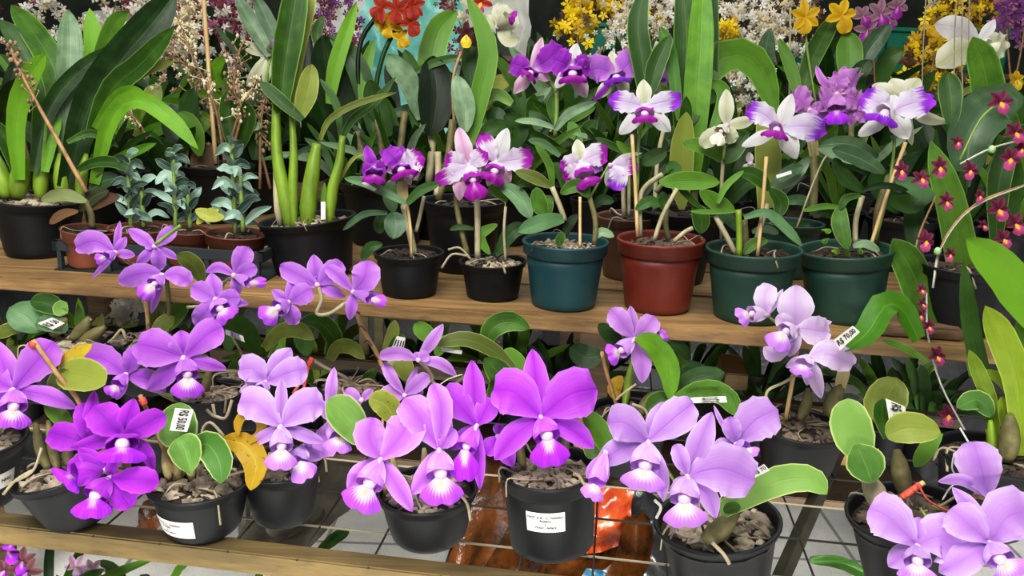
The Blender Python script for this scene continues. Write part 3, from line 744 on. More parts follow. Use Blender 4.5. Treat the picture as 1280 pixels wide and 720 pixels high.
# O4-O6 plant
p = rimpot('potted_orchid', 'light violet orchid with price tag on a dark leaf below bench edge', 'orchid', 315, 462, 96, .10, ZL, 'pot_dusty', csize=.014)
D = 1.33
FLOWER(p, 'bench', 270, 374, [('p', 240, 358, 26), ('s', 264, 341, 22), ('p', 245, 406, 26), ('p', 300, 372, 24), ('s', 311, 380, 14)], (276, 388, 289, 402, 34), D, 'lip_violet')
FLOWER(p, 'bench', 293, 344, [('p', 309, 308, 26, 302, 324), ('s', 257, 340, 14, 274, 334), ('s', 298, 369, 15), ('p', 321, 334, 20)], (312, 354, 335, 352, 14), D + .01, 'lip_violet', bulb=False)
FLOWER(p, 'bench', 361, 378, [('s', 368, 344, 16), ('p', 390, 360, 28), ('p', 368, 406, 22), ('s', 340, 362, 14)], (346, 386, 326, 402, 30), D - .02, 'lip_violet')
ST(p, 'cane_grey', 4, (293, 346, 282, 352, 272, 380, 296, 430, 312, 460), D, (0, .25)); ST(p, 'stalk_green', 5, (362, 380, 352, 400, 345, 430, 325, 462), D, (0, .25))
ST(p, 'cane_grey', 4, (234, 384, 255, 382, 272, 378), D)
L(p, 'leaf_dark', 34, (325, 440, 300, 412, 272, 398), 'oval', D, (.15, 0)); L(p, 'leaf_olive', 22, (330, 436, 350, 415, 372, 412, 394, 424), 'strap', D, (.1, .02), twist=.4)
L(p, 'leaf_mid', 24, (352, 440, 345, 420, 352, 404), 'oval', D + .2); L(p, 'leaf_dark', 18, (285, 440, 288, 420, 296, 402), 'oval', D + .2)
TAG(p, (306, 428, 304, 420, 281, 411, 282, 418), 'R$ 50,00', D, .02)
# arching leaf plant with O7 O8
p = rimpot('potted_orchid', 'light violet orchid tied to a diagonal bamboo stake in front of the bench edge', 'orchid', 440, 478, 92, .10, ZL, 'pot_dusty', csize=.014, soilmat='soil', fill='bark_dark')
D = 1.32
FLOWER(p, 'bench', 397, 356, [('p', 350, 333, 26), ('s', 392, 318, 22), ('p', 428, 328, 28), ('s', 432, 371, 16), ('p', 386, 347, 20, 388, 352)], None, D)
FLOWER(p, 'bench', 442, 365, [('p', 408, 333, 18, 424, 346), ('p', 459, 326, 36, 456, 348), ('s', 479, 372, 12), ('s', 437, 400, 16)], (464, 374, 485, 378, 16), D - .015, 'lip_violet', bulb=False)
ST(p, 'bamboo', 6, (439, 372, 452, 408, 470, 440, 490, 486), D, (0, .12), name='stake')
ST(p, 'twine_dark', 2.5, (436, 374, 446, 378, 440, 386, 450, 392), D - .006, name='tie')
for a in range(4):
    x, y = 452 + a * 8, 408 + a * 18; ST(p, 'twine_dark', 1.8, (x - 5, y + 2, x, y, x + 5, y + 6), D + .02 + a * .02, name='tie')
ST(p, 'cane_grey', 5, (398, 358, 402, 375, 396, 392, 412, 392, 430, 380, 437, 376), D)
L(p, 'leaf_mid', 28, (412, 450, 418, 425, 402, 405, 376, 400), 'strap', D, (.14, .05), twist=.3); L(p, 'leaf_olive', 20, (412, 450, 422, 434, 440, 434, 456, 449), 'strap', D, (.12, .06), twist=.5)
L(p, 'leaf_dark', 26, (384, 445, 380, 420, 392, 404), 'oval', D + .2); L(p, 'leaf_mid', 16, (466, 488, 458, 478, 470, 460), 'oval', D + .12)
ST(p, 'root_pale', 5, (392, 450, 408, 460, 432, 472, 446, 484), D + .12, name='root')
ST(p, 'twine_red', 4, (388, 450, 384, 465, 378, 495), D + .05, name='tie'); ST(p, 'twine_red', 4, (388, 450, 374, 480, 366, 492), D + .05, name='tie'); ST(p, 'twine_red', 7, (386, 456, 390, 447), D + .05, name='tie')

# F pale
p = rimpot('potted_orchid', 'pale lilac orchid with open-faced blooms left of centre, curled yellow-green leaf', 'orchid', 352, 578, 100, .085, ZL, 'pot_black', csize=.014, bulge=.7)
D = p.d - .07
FLOWER(p, 'pale', 332, 478, [('p', 299, 463, 38, 316, 462), ('s', 364, 435, 28, 350, 452), ('p', 384, 461, 38, 362, 466), ('s', 299, 490, 16)], (326, 488, 316, 500, 22), D + .04, 'lip_pale', bulb=False)
FLOWER(p, 'pale', 351, 533, [('s', 352, 472, 17), ('p', 298, 503, 44, 322, 506), ('p', 404, 505, 44, 380, 508), ('s', 312, 556, 17), ('s', 405, 553, 18)], (352, 562, 350, 590, 40), D, 'lip_pale')
FLOWER(p, 'pale', 378, 558, [('s', 402, 574, 22), ('p', 390, 560, 22)], (372, 578, 386, 602, 34), D + .02, 'lip_pale', bulb=False)
FLOWER(p, 'dusk', 412, 526, [('s', 418, 459, 16, 414, 486), ('p', 404, 572, 34), ('p', 432, 536, 26), ('s', 402, 500, 16)], (424, 546, 420, 568, 36), D + .03, 'lip_pale', bulb=False)
FLOWER(p, 'dusk', 452, 500, [('p', 430, 489, 18), ('s', 466, 486, 12), ('s', 440, 505, 14)], None, D + .16)
L(p, 'leaf_yellow', 15, (311, 552, 326, 540, 324, 522, 308, 518, 298, 528, 298, 545), 'strap', D, (0, 0), twist=.3, label='curled yellow-green leaf')
ST(p, 'stalk_green', 4, (351, 533, 362, 555, 360, 580), D, (.03, .07)); ST(p, 'stalk_brown', 4, (332, 478, 345, 520, 352, 580), D, (.05, .08)); ST(p, 'stalk_green', 4, (412, 526, 390, 560, 366, 582), D, (.04, .07))

# G centre
p = newpot('potted_orchid', 'light violet orchid crowded with blooms in black bowl pot, centre of front row', 'orchid', 534, 610, 124, 537, 670, 84, ZL, 'pot_black', bulge=.62, csize=.014)
D = p.d - .06
FLOWER(p, 'pink', 476, 574, [('p', 466, 522, 40, 462, 548), ('p', 511, 518, 50, 504, 542), ('s', 434, 612, 26, 450, 592), ('s', 516, 640, 26, 496, 606)], (460, 608, 445, 640, 52), D - .01)
FLOWER(p, 'pink', 549, 562, [('s', 545, 506, 40), ('p', 505, 498, 44, 524, 522), ('p', 568, 536, 24), ('s', 514, 618, 30, 536, 590), ('p', 541, 480, 30, 552, 512)], (551, 596, 553, 634, 54), D - .005)
FLOWER(p, 'hot', 596, 532, [('s', 590, 450, 30), ('p', 552, 488, 40, 570, 502), ('p', 616, 498, 30), ('s', 562, 562, 22), ('s', 600, 612, 18)], (581, 562, 581, 604, 36), D + .01, 'lip_hot')
FLOWER(p, 'hot', 622, 545, [('p', 608, 568, 26), ('s', 642, 584, 24), ('p', 625, 530, 16)], None, D + .03)
L(p, 'leaf_pale', 44, (456, 556, 432, 520, 411, 498), 'oval', D + .03, (.0, .0), label='broad leaf with pale rim'); L(p, 'leaf_mottled', 32, (496, 530, 482, 506, 461, 497), 'oval', D + .05)
L(p, 'leaf_mid', 16, (458, 560, 455, 545, 467, 530), 'oval', D)
for xy in ((500, 625, 496, 600, 490, 570), (560, 615, 570, 590, 580, 560), (530, 620, 532, 590, 530, 560), (484, 620, 484, 600, 486, 585)): BULB(p, 'sheath', 13, xy, p.d)
ST(p, 'root_pale', 4, (575, 618, 584, 630, 588, 650), D, name='root')
ST(p, 'stalk_green', 4, (596, 532, 580, 560, 560, 610), D, (.02, .06)); ST(p, 'stalk_green', 4, (476, 574, 490, 600, 510, 622), D, (.03, .06)); ST(p, 'stalk_green', 4, (549, 562, 545, 590, 535, 618), D, (.03, .06))

# H centre right, hot violet
p = newpot('potted_orchid', 'vivid violet orchid, one wide open bloom, straight black pot with white name label', 'orchid', 686, 582, 122, 690, 676, 104, ZL, 'pot_black', bulge=1.0, csize=.012, rim=.18, chips=80)
D = p.d - .05
FLOWER(p, 'hot', 676, 521, [('s', 665, 436, 34), ('p', 616, 488, 60, 644, 492), ('p', 746, 486, 64, 712, 494), ('s', 619, 575, 34, 642, 546), ('s', 743, 560, 30, 716, 538)], (685, 548, 689, 586, 50), D, 'lip_hot')
L(p, 'leaf_mid', 28, (764, 572, 750, 540, 728, 512), 'oval', D, (.05, .03)); L(p, 'leaf_pale', 24, (738, 574, 742, 560, 756, 556), 'oval', D + .05)
L(p, 'leaf_mid', 34, (612, 500, 628, 475, 606, 447), 'oval', D + .06)
ST(p, 'stalk_green', 5, (676, 522, 672, 560, 668, 590), D, (.02, .05)); ST(p, 'root_pale', 5, (716, 592, 724, 595, 730, 605, 742, 606), D, name='root')
for xy in ((655, 585, 650, 565, 648, 545), (700, 580, 706, 560, 708, 540)): BULB(p, 'cane_olive', 12, xy, p.d)
pot_label(p, 680, 47, .44, .69, 'NHC 318 - C. Nobilior\nRozana\nx\nVictor Uehara', .18)

# I pale, right of H
p = newpot('potted_orchid', 'pale lilac orchid with three blooms in black pot of bark, long leaf pointing right', 'orchid', 896, 648, 154, 902, 742, 108, ZL, 'pot_black', csize=.018, chips=60, rim=.1)
D = p.d - .09
FLOWER(p, 'pink', 757, 566, [('p', 745, 604, 30, 748, 588)], (745, 606, 736, 626, 30), D - .01, 'lip_pale', bulb=False)
FLOWER(p, 'pale', 810, 552, [('s', 829, 502, 26), ('p', 760, 529, 48, 782, 530), ('p', 867, 504, 46, 842, 524), ('s', 744, 582, 34, 776, 562), ('s', 829, 626, 24, 824, 590)], (806, 586, 802, 616, 56), D - .01, 'lip_pale')
FLOWER(p, 'pale', 859, 595, [('s', 890, 515, 34), ('p', 944, 602, 66, 902, 586), ('p', 845, 555, 22), ('s', 895, 648, 26, 884, 618), ('s', 839, 612, 14)], (855, 628, 858, 662, 54), D - .03, 'lip_pale')
FLOWER(p, 'pale', 920, 555, [('p', 972, 512, 54, 944, 526), ('p', 911, 521, 24), ('s', 889, 560, 22), ('s', 892, 506, 7, 902, 528)], (932, 562, 944, 574, 26), D + .02, 'lip_pale', bulb=False)
L(p, 'leaf_pale', 38, (900, 640, 934, 620, 975, 601, 1012, 599, 1034, 618), 'strap', D, (.04, .0), label='long pale-edged leaf')
BULB(p, 'cane_olive', 26, (880, 676, 900, 662, 922, 640), D + .04); L(p, 'leaf_mid', 16, (905, 640, 914, 635, 926, 634), 'oval', D + .02)
TAG(p, (938, 590, 955, 580, 962, 588, 944, 597), 'R$ 70', D, .0)
ST(p, 'root_pale', 5, (890, 678, 904, 692, 912, 705), D, (0, 0), name='root'); ST(p, 'wire_white', 4, (818, 625, 826, 634, 820, 648), D, name='root')
ST(p, 'stalk_green', 4, (859, 595, 868, 630, 880, 665), D, (.02, .06)); ST(p, 'stalk_green', 4, (810, 552, 842, 600, 870, 655), D, (.03, .07)); ST(p, 'stalk_green', 4, (920, 556, 910, 600, 892, 660), D, (.03, .07))

# J bottom right
p = newpot('potted_orchid', 'pale lilac orchid at bottom right with red-wrapped stake and thick leaves', 'orchid', 1132, 636, 140, 1140, 742, 100, ZL, 'pot_black', csize=.016, rim=.1, chips=60, fill='bark_dark')
D = p.d - .03
L(p, 'leaf_pale', 50, (1078, 572, 1064, 535, 1060, 498), 'round', D, (0, .02), label='broad upright leaf with yellow rim'); L(p, 'leaf_pale', 48, (1070, 556, 1081, 578, 1090, 604), 'sepal', D, (-.006, -.015))
L(p, 'leaf_olive', 40, (1108, 545, 1135, 535, 1176, 540), 'oval', D, (0, -.02), label='olive leaf folded over'); L(p, 'leaf_mid', 20, (1174, 540, 1160, 560, 1143, 584), 'strap', D + .02)
L(p, 'leaf_mid', 22, (1110, 548, 1103, 520, 1103, 498), 'strap', D + .03)
TAG(p, (1131, 508, 1134, 524, 1112, 531, 1107, 498), 'R$ 70', D, .01)
BULB(p, 'cane_grey', 28, (1100, 632, 1093, 614, 1082, 594), D + .01); BULB(p, 'cane_olive', 23, (1130, 618, 1126, 590, 1121, 562), D + .03)
ST(p, 'bamboo', 7, (1155, 603, 1138, 614, 1118, 632), D, name='stake'); ST(p, 'twine_red', 9, (1150, 606, 1140, 613, 1127, 622), D - .003, name='tie'); ST(p, 'twine_red', 3, (1148, 606, 1160, 625, 1186, 640), D - .01, name='tie')
D -= .05
FLOWER(p, 'pale', 1146, 682, [('p', 1086, 636, 56, 1112, 648), ('p', 1204, 692, 64, 1176, 672), ('s', 1148, 646, 28), ('s', 1110, 708, 30)], (1147, 705, 1147, 732, 46), D, 'lip_pale')
FLOWER(p, 'pale', 1237, 678, [('s', 1190, 609, 22, 1216, 638), ('p', 1188, 636, 48, 1206, 652), ('p', 1292, 640, 70, 1262, 646), ('s', 1174, 716, 40, 1206, 698), ('s', 1236, 705, 20)], (1252, 702, 1272, 724, 50), D - .01, 'lip_pale')
FLOWER(p, 'pale', 1236, 622, [('p', 1216, 552, 52, 1224, 582), ('s', 1172, 602, 16, 1204, 600), ('s', 1258, 630, 18), ('s', 1240, 650, 14)], None, D + .03)
ST(p, 'stalk_green', 4, (1146, 683, 1160, 655, 1150, 635), D, (.03, .06)); ST(p, 'stalk_green', 4, (1237, 680, 1210, 650, 1165, 632), D, (.03, .07)); ST(p, 'stalk_brown', 6, (1236, 624, 1214, 622, 1180, 648), D, (.03, .06))
ST(p, 'wire_white', 2.2, (1193, 566, 1190, 585, 1196, 600, 1186, 612, 1178, 625), D + .05, name='wire_tie')

# K right, green fan plant and dancing lady pot
p = rimpot('potted_orchid', 'leafy yellow-green orchid in wide black pot at the right edge', 'orchid', 1243, 566, 132, .12, ZL, 'pot_dusty', fill='bark_soil', csize=.014, chips=70)
D = p.d
for w, xy, m in ((50, (1330, 440, 1290, 388, 1252, 338, 1208, 297), 'leaf_bright'), (36, (1278, 570, 1272, 480, 1253, 425, 1231, 382), 'leaf_lime'), (19, (1244, 560, 1238, 505, 1224, 468, 1211, 437), 'leaf_lime'),
                 (17, (1280, 550, 1272, 505, 1254, 477, 1227, 462), 'leaf_lime'), (16, (1272, 550, 1270, 470, 1276, 390), 'leaf_mid'), (14, (1262, 560, 1256, 520, 1252, 495), 'leaf_lime'), (22, (1250, 540, 1232, 490, 1214, 410, 1204, 325), 'leaf_dark')):
    L(p, m, w, xy, 'strap', D + (.05 if m == 'leaf_dark' else random.uniform(-.03, .02)), fold=.25)
BULB(p, 'cane_olive', 24, (1258, 578, 1262, 548, 1263, 518), D - .02); BULB(p, 'cane_green', 13, (1244, 575, 1240, 550, 1238, 525), D)
ST(p, 'wire_white', 2.5, (1200, 535, 1212, 555, 1226, 575), D - .03, name='wire_tie')
L(p, 'leaf_pale', 26, (1240, 520, 1222, 500, 1196, 510), 'oval', D)

# L with three pale blooms
p = rimpot('potted_orchid', 'very pale pink orchid with three blooms leaning before the green pots', 'orchid', 1002, 530, 110, .085, ZL, 'pot_black', bulge=.7, fill='bark_dark', csize=.014)
D = p.d - .08
FLOWER(p, 'whisper', 995, 410, [('s', 994, 356, 46), ('p', 1037, 416, 38), ('s', 1040, 402, 14), ('s', 986, 446, 22), ('s', 954, 434, 22, 970, 442), ('p', 970, 396, 20)], (980, 416, 966, 438, 34), D, 'lip_pale')
FLOWER(p, 'whisper', 1010, 446, [('p', 1067, 456, 34, 1038, 444), ('p', 1046, 430, 22), ('s', 1027, 498, 20, 1018, 470), ('s', 982, 459, 14), ('s', 1009, 482, 15)], (1004, 456, 1000, 472, 28), D - .01, 'lip_pale', bulb=False)
FLOWER(p, 'whisper', 959, 394, [('p', 963, 355, 28, 956, 374), ('s', 979, 361, 10), ('s', 948, 386, 12)], (936, 392, 920, 400, 26), D + .01, 'lip_pale')
ST(p, 'bamboo', 6, (996, 440, 990, 480, 982, 524), D, (.02, .07), name='stake'); ST(p, 'cane_grey', 4, (1003, 464, 980, 478, 960, 488, 957, 506), D, (.02, .05)); ST(p, 'stalk_green', 4, (959, 394, 980, 415, 1003, 465), D, (.02, .03))
BULB(p, 'cane_olive', 20, (1034, 520, 1042, 500, 1052, 480), D + .05); L(p, 'sheath', 15, (1050, 484, 1054, 468, 1056, 452), 'even', D + .05, name='sheath')
BULB(p, 'cane_olive', 14, (1000, 525, 1008, 505, 1010, 485), D + .06)
L(p, 'leaf_olive', 48, (1095, 526, 1108, 500, 1121, 472), 'round', D + .08)
L(p, 'leaf_bright', 38, (1148, 424, 1128, 386, 1106, 382, 1085, 416, 1054, 440), 'strap', D, (.02, -.02), twist=.5, label='arched leaf carrying the price tag')
TAG(p, (1042, 425, 1066, 407, 1075, 415, 1050, 438), 'R$ 70,00', D, -.04)
L(p, 'leaf_mid', 9, (1160, 452, 1130, 435, 1102, 425), 'strap', D)

# M
p = rimpot('potted_orchid', 'dusky violet orchid facing left with bright green leaf before the red pot', 'orchid', 788, 515, 104, .10, ZL, 'pot_black', fill='bark_soil', csize=.014, chips=70)
D = p.d - .05
FLOWER(p, 'dusk', 793, 424, [('p', 763, 387, 28, 776, 402), ('p', 818, 395, 28, 808, 410), ('s', 788, 382, 16), ('s', 803, 479, 26, 802, 450), ('s', 812, 430, 16)], (774, 440, 757, 446, 28), D, 'lip_violet')
FLOWER(p, 'dusk', 815, 420, [('s', 820, 410, 12)], (824, 422, 835, 417, 16), D + .02, 'lip_violet', bulb=False)
L(p, 'leaf_bright', 30, (838, 498, 836, 462, 818, 432, 793, 423), 'oval', D - .02, (.02, 0)); L(p, 'leaf_dark', 30, (842, 498, 868, 476, 906, 466), 'oval', D + .02)
L(p, 'leaf_mid', 28, (842, 502, 878, 487, 908, 496, 922, 520), 'strap', D, twist=.35); L(p, 'leaf_mid', 26, (840, 500, 824, 502, 808, 514), 'oval', D + .02)
L(p, 'leaf_dark', 30, (751, 444, 732, 446, 712, 434), 'round', D + .03); L(p, 'leaf_dark', 20, (778, 430, 762, 418, 748, 405), 'oval', D + .03); L(p, 'leaf_dark', 24, (846, 480, 862, 466, 850, 462), 'oval', D + .04)
TAG(p, (909, 503, 907, 495, 863, 497, 866, 504), 'R$ 70,00', D, -.03)
ST(p, 'stalk_brown', 5, (752, 440, 758, 465, 768, 498, 772, 515), D, (.0, .05), name='stake'); BULB(p, 'cane_green', 10, (780, 510, 785, 480, 790, 450), D + .03); BULB(p, 'cane_olive', 14, (800, 520, 806, 505, 815, 490), D + .04)
L(p, 'leaf_yellow', 18, (772, 500, 768, 485, 778, 470), 'oval', D + .04); L(p, 'leaf_dark', 16, (862, 450, 850, 435, 836, 428), 'oval', D + .12); L(p, 'leaf_blue', 18, (860, 452, 872, 462, 884, 464), 'oval', D + .12)
ST(p, 'root_pale', 4, (790, 505, 806, 512, 812, 530), D, name='root'); ST(p, 'root_pale', 3, (770, 500, 775, 495, 795, 480), D, name='root')

# N
p = rimpot('potted_orchid', 'long-leaved orchid with two small back-turned violet blooms, centre under bench', 'orchid', 560, 500, 100, .10, ZL, 'pot_dusty', fill='bark_soil', csize=.013, chips=70)
D = p.d - .05
FLOWER(p, 'dusk', 523, 450, [('s', 554, 405, 17, 540, 426), ('p', 474, 445, 18, 500, 442), ('p', 536, 442, 16), ('s', 571, 470, 16, 550, 454), ('s', 519, 440, 14)], None, D)
FLOWER(p, 'dusk', 506, 494, [('p', 480, 453, 15, 490, 472), ('s', 522, 458, 10), ('p', 536, 468, 20), ('s', 474, 490, 26), ('s', 530, 490, 16)], None, D + .01)
ST(p, 'cane_grey', 5, (506, 494, 522, 484, 540, 476, 536, 464, 525, 452), D + .02, (.01, .01)); ST(p, 'cane_grey', 5, (540, 476, 552, 490, 556, 505), D + .03, (0, .03))
L(p, 'leaf_olive', 22, (644, 464, 616, 438, 580, 424, 542, 432), 'strap', D + .05, (.0, -.03), twist=.3); L(p, 'leaf_mid', 28, (606, 438, 614, 412, 636, 402, 662, 410), 'oval', D + .05)
L(p, 'leaf_mid', 22, (545, 426, 530, 415, 518, 404), 'oval', D + .06); L(p, 'leaf_mid', 30, (656, 474, 640, 452, 624, 442), 'oval', D + .05); L(p, 'leaf_mid', 18, (575, 440, 556, 428, 545, 446), 'oval', D + .06)
L(p, 'leaf_olive', 28, (512, 476, 500, 452, 484, 446), 'oval', D + .05); L(p, 'leaf_olive', 16, (480, 446, 490, 420, 494, 400), 'oval', D + .08); L(p, 'leaf_mid', 14, (482, 460, 494, 430, 506, 418), 'oval', D + .08)
TAG(p, (496, 420, 507, 422, 504, 440, 489, 436), '||||\n||||', D, .05, size=.5); TAG(p, (551, 434, 578, 438, 577, 443, 551, 439), None, D, .03)
for xy in ((552, 505, 570, 480, 590, 465), (590, 510, 620, 485, 646, 466)): ST(p, 'cane_olive', 6, xy, p.d)
ST(p, 'wire_white', 1.5, (546, 484, 560, 474, 578, 468), D, name='wire_tie')
# ================================================================== plants on the wooden bench
G1 = None
GROUP[0] = 'potted plants on the wooden bench'; ROOTS[0] = 3
p = newpot('potted_orchid', 'large strap-leaved plant in big black pot, upper left corner', 'orchid', 48, 247, 110, 52, 316, 78, ZB, 'pot_dusty', chips=50, csize=.02)
D = p.d
for m, w, xy, dz in (('leaf_mid', 34, (82, 232, 78, 150, 66, 84, 41, 40, 14, 6), 0), ('leaf_grey', 31, (84, 225, 86, 120, 88, 60, 86, 12), -.02), ('leaf_bright', 25, (98, 215, 116, 110, 118, 60, 112, 10), .02),
    ('leaf_mid', 22, (110, 180, 122, 100, 140, 36, 161, 14), .03), ('leaf_dark', 46, (84, 235, 110, 135, 146, 82, 190, 30, 220, -10), -.04), ('leaf_mid', 28, (108, 200, 135, 118, 176, 80, 219, 33), -.02),
    ('leaf_dark', 21, (42, 215, 60, 140, 98, 90, 152, 54), -.06), ('leaf_bright', 25, (24, 225, 20, 150, 36, 98, 57, 67), -.05), ('leaf_dark', 28, (68, 210, 58, 120, 30, 62, 0, 24), .02),
    ('leaf_bright', 24, (118, 230, 138, 150, 170, 124, 212, 148, 248, 187), -.05), ('leaf_bright', 13, (110, 208, 140, 202, 168, 190, 196, 179), -.02), ('leaf_mid', 11, (84, 178, 110, 167, 130, 172, 148, 184), -.07),
    ('leaf_mid', 15, (98, 212, 120, 203, 145, 204, 168, 216), -.06), ('leaf_olive', 19, (120, 165, 145, 115, 178, 88, 219, 77), .0), ('leaf_bright', 15, (118, 160, 140, 128, 160, 114, 182, 117), -.03),
    ('leaf_mid', 22, (44, 238, 50, 180, 52, 130, 40, 90), .0), ('leaf_dark', 24, (62, 238, 72, 170, 90, 130, 116, 96), .02), ('leaf_mid', 20, (30, 236, 14, 190, -6, 150), -.02), ('leaf_bright', 18, (56, 215, 66, 160, 69, 144), -.05),
    ('leaf_mid', 20, (94, 238, 106, 190, 128, 160, 140, 135), -.03), ('leaf_dark', 22, (74, 238, 60, 190, 30, 160, 8, 150), .03)):
    L(p, m, w, xy, 'strap', D + dz, (0, random.uniform(-.03, .06)), fold=.3)
for x, wd, q in ((22, 24, 10), (50, 18, 6), (80, 20, -4), (8, 22, -14), (100, 14, 8)): BULB(p, 'cane_green', wd, (x, 248, x - 1 + q * .4, 222, x + q, 192), D - .03)
# U2 jewel orchids and clay pots on a tray
def silver(p, cx, cy, top, n, w=10, ln=30, m='leaf_silver', d=None):
    d = d or p.d; ST(p, 'stalk_green', 6, (cx, cy, cx - 2, (cy + top) / 2, cx - 4, top), d)
    for i in range(n):
        t = i / (n - 1); y = cy - 8 + (top - cy + 8) * t; x = cx - 4 * t; a = i * 2.4 + random.uniform(-.4, .4); l = ln * (1 - .45 * t) * random.uniform(.8, 1.15)
        dx, dd = math.cos(a) * l, math.sin(a) * l * d / F
        L(p, m, w * random.uniform(.75, 1.15), (x, y, x + dx * .45, y - l * random.uniform(.2, .45), x + dx, y - l * random.uniform(-.15, .85)), 'sepal', d, (0, -dd), fold=.45, twist=random.uniform(-.7, .7), ruf=.12)
tr = bpy.data.objects.new('plant_tray', None); C.objects.link(tr); o = onz(190, 330, ZB); tr.location = o
tag(tr, 'dark plastic carrying tray with four small clay-coloured pots on the bench', 'tray')
a = onz(68, 338, ZB + .0); b_ = onz(330, 354, ZB + .0); ex = b_ - a; ex.z = 0; ey = Vector((-ex.y, ex.x, 0)).normalized() * .16
bm = bmesh.new(); zt = .040
for (oo, e1, e2) in ((a, ex, ey * .06), (a + ey * .94, ex, ey * .06), (a, ex * .03, ey), (a + ex * .97, ex * .03, ey)): box_bm(bm, oo + Vector((0, 0, zt)), e1, e2, Vector((0, 0, .02)), .001)
part(tr, 'rim', bm, 'tray_plastic')
bm = bmesh.new()
for i in range(5): box_bm(bm, a + ex * (.02 + .235 * i), ex * .02, ey * .06, Vector((0, 0, zt))); box_bm(bm, a + ex * (.02 + .235 * i) + ey * .94, ex * .02, ey * .06, Vector((0, 0, zt)))
box_bm(bm, a, ex, ey, Vector((0, 0, .003))); part(tr, 'base', bm, 'tray_plastic')
p = newpot('potted_jewel_orchid', 'dark-leaved jewel orchid with pale veins in clay pot beside the big black pot', 'orchid', 112, 286, 66, 112, 332, 46, ZB + .003, 'pot_terracotta', fill='bark_soil', csize=.008, rim=.3)
D = p.d
L(p, 'leaf_veined', 18, (108, 252, 80, 244, 51, 250), 'oval', D - .04, label='dark leaf with pale veins'); L(p, 'leaf_brown', 12, (98, 264, 78, 268, 62, 280), 'oval', D - .04); L(p, 'leaf_veined', 16, (100, 264, 118, 245, 136, 238), 'oval', D)
L(p, 'leaf_brown', 16, (108, 262, 130, 250, 150, 246), 'oval', D); L(p, 'leaf_grey', 20, (112, 240, 130, 226, 150, 222), 'oval', D + .05)
ST(p, 'cane_olive', 8, (115, 284, 114, 268, 106, 245), D); ST(p, 'stalk_brown', 6, (108, 240, 68, 168, 45, 127, 25, 88, 12, 58), D - .02, name='flower_spike', taper=.5)
def budspike(p, xy, d, n, w, r, m='root_pale', s0=.6, name='bud_cluster', spread=9):
    bm = bmesh.new(); pts = pts_of(p, xy, d)
    for i in range(n):
        t = s0 + (1 - s0) * random.random(); c = crom(pts, t); k = d / F
        o = Vector((random.gauss(0, 1), random.gauss(0, .5), random.gauss(0, 1))) * spread * k * .5
        q = c + o; tube_bm(bm, [c, q], .6 * k, 4); s = r * k * random.uniform(.6, 1.3)
        ball_bm(bm, q, Vector((s * .8, 0, 0)), Vector((0, s * .8, 0)), Vector((0, 0, s * 1.3)), 1, .3)
    p.add(name, bm, m, kind='stuff')
plain('bud_tan', '#846a52', .75, nscale=60, col2='#ac9478'); plain('bud_cream', '#c9bd9c', .7, nscale=60, col2='#e2d8bc'); plain('spike_brown', '#7a5a3e', .6, nscale=50, col2='#9a7852')
budspike(p, (68, 168, 45, 127, 25, 88, 8, 55), D - .02, 46, 0, 2.4, 'bud_tan', .3, spread=13)
p = newpot('potted_jewel_orchid', 'silver-green leafy jewel orchid in second clay pot of the tray', 'orchid', 174, 284, 72, 176, 328, 50, ZB + .003, 'pot_terracotta', fill='bark_soil', csize=.008, rim=.3)
silver(p, 164, 286, 198, 17, 11, 34); silver(p, 180, 284, 225, 10, 11, 32)
p = newpot('potted_jewel_orchid', 'silver-green jewel orchid in third clay pot, middle of the tray', 'orchid', 234, 287, 58, 234, 330, 42, ZB + .003, 'pot_terracotta', fill='bark_soil', csize=.008, rim=.3)
silver(p, 220, 285, 190, 17, 12, 34); silver(p, 238, 285, 235, 9, 11, 28); L(p, 'leaf_mottled', 12, (246, 280, 258, 268, 274, 262), 'oval', p.d - .04)
p = newpot('potted_jewel_orchid', 'silvery jewel orchid in the rightmost red clay pot of the tray', 'orchid', 296, 291, 76, 296, 334, 56, ZB + .003, 'pot_terracotta', fill='bark_soil', csize=.006, rim=.3)
silver(p, 294, 292, 180, 20, 12, 36); silver(p, 304, 290, 220, 10, 11, 34); L(p, 'leaf_mottled', 16, (280, 272, 262, 270, 244, 262), 'oval', p.d - .03)
# U3 cane plant
p = newpot('potted_orchid', 'tall plant with thick yellow-green canes and upright leaf in black pot', 'orchid', 384, 272, 119, 394, 340, 92, ZB, 'pot_dusty', fill='bark', csize=.012)
D = p.d
for w, xy in ((18, (362, 286, 356, 245, 346, 190, 345, 120)), (13, (368, 286, 366, 240, 367, 190, 364, 130)), (22, (384, 288, 386, 250, 392, 205, 396, 180)), (15, (412, 280, 415, 240, 424, 205, 428, 170)), (10, (350, 282, 346, 245, 344, 200))):
    bm = bmesh.new(); r = w * D / F / 2; tube_bm(bm, pts_of(p, xy, D - .02), [r*.6, r, r*.9, r*.7, r*.5], 12); p.add('cane', bm, 'cane_green' if w != 10 else 'cane_grey')
L(p, 'leaf_mid', 36, (350, 140, 356, 80, 366, 20, 374, -30), 'strap', D - .03, fold=.35); L(p, 'leaf_olive', 28, (362, 130, 370, 60, 382, 0, 388, -30), 'strap', D, fold=.3); L(p, 'leaf_olive', 26, (372, 152, 384, 115, 390, 80), 'oval', D - .04); L(p, 'leaf_mid', 17, (378, 150, 350, 125, 324, 101), 'strap', D - .05)
L(p, 'leaf_olive', 9, (400, 175, 412, 150, 445, 130, 497, 115), 'strap', D - .03); L(p, 'leaf_mid', 11, (426, 178, 440, 150, 466, 130, 495, 96), 'strap', D - .01); L(p, 'leaf_dark', 10, (426, 172, 420, 130, 400, 98), 'strap', D); L(p, 'leaf_dark', 10, (416, 215, 405, 190, 380, 172), 'strap', D)
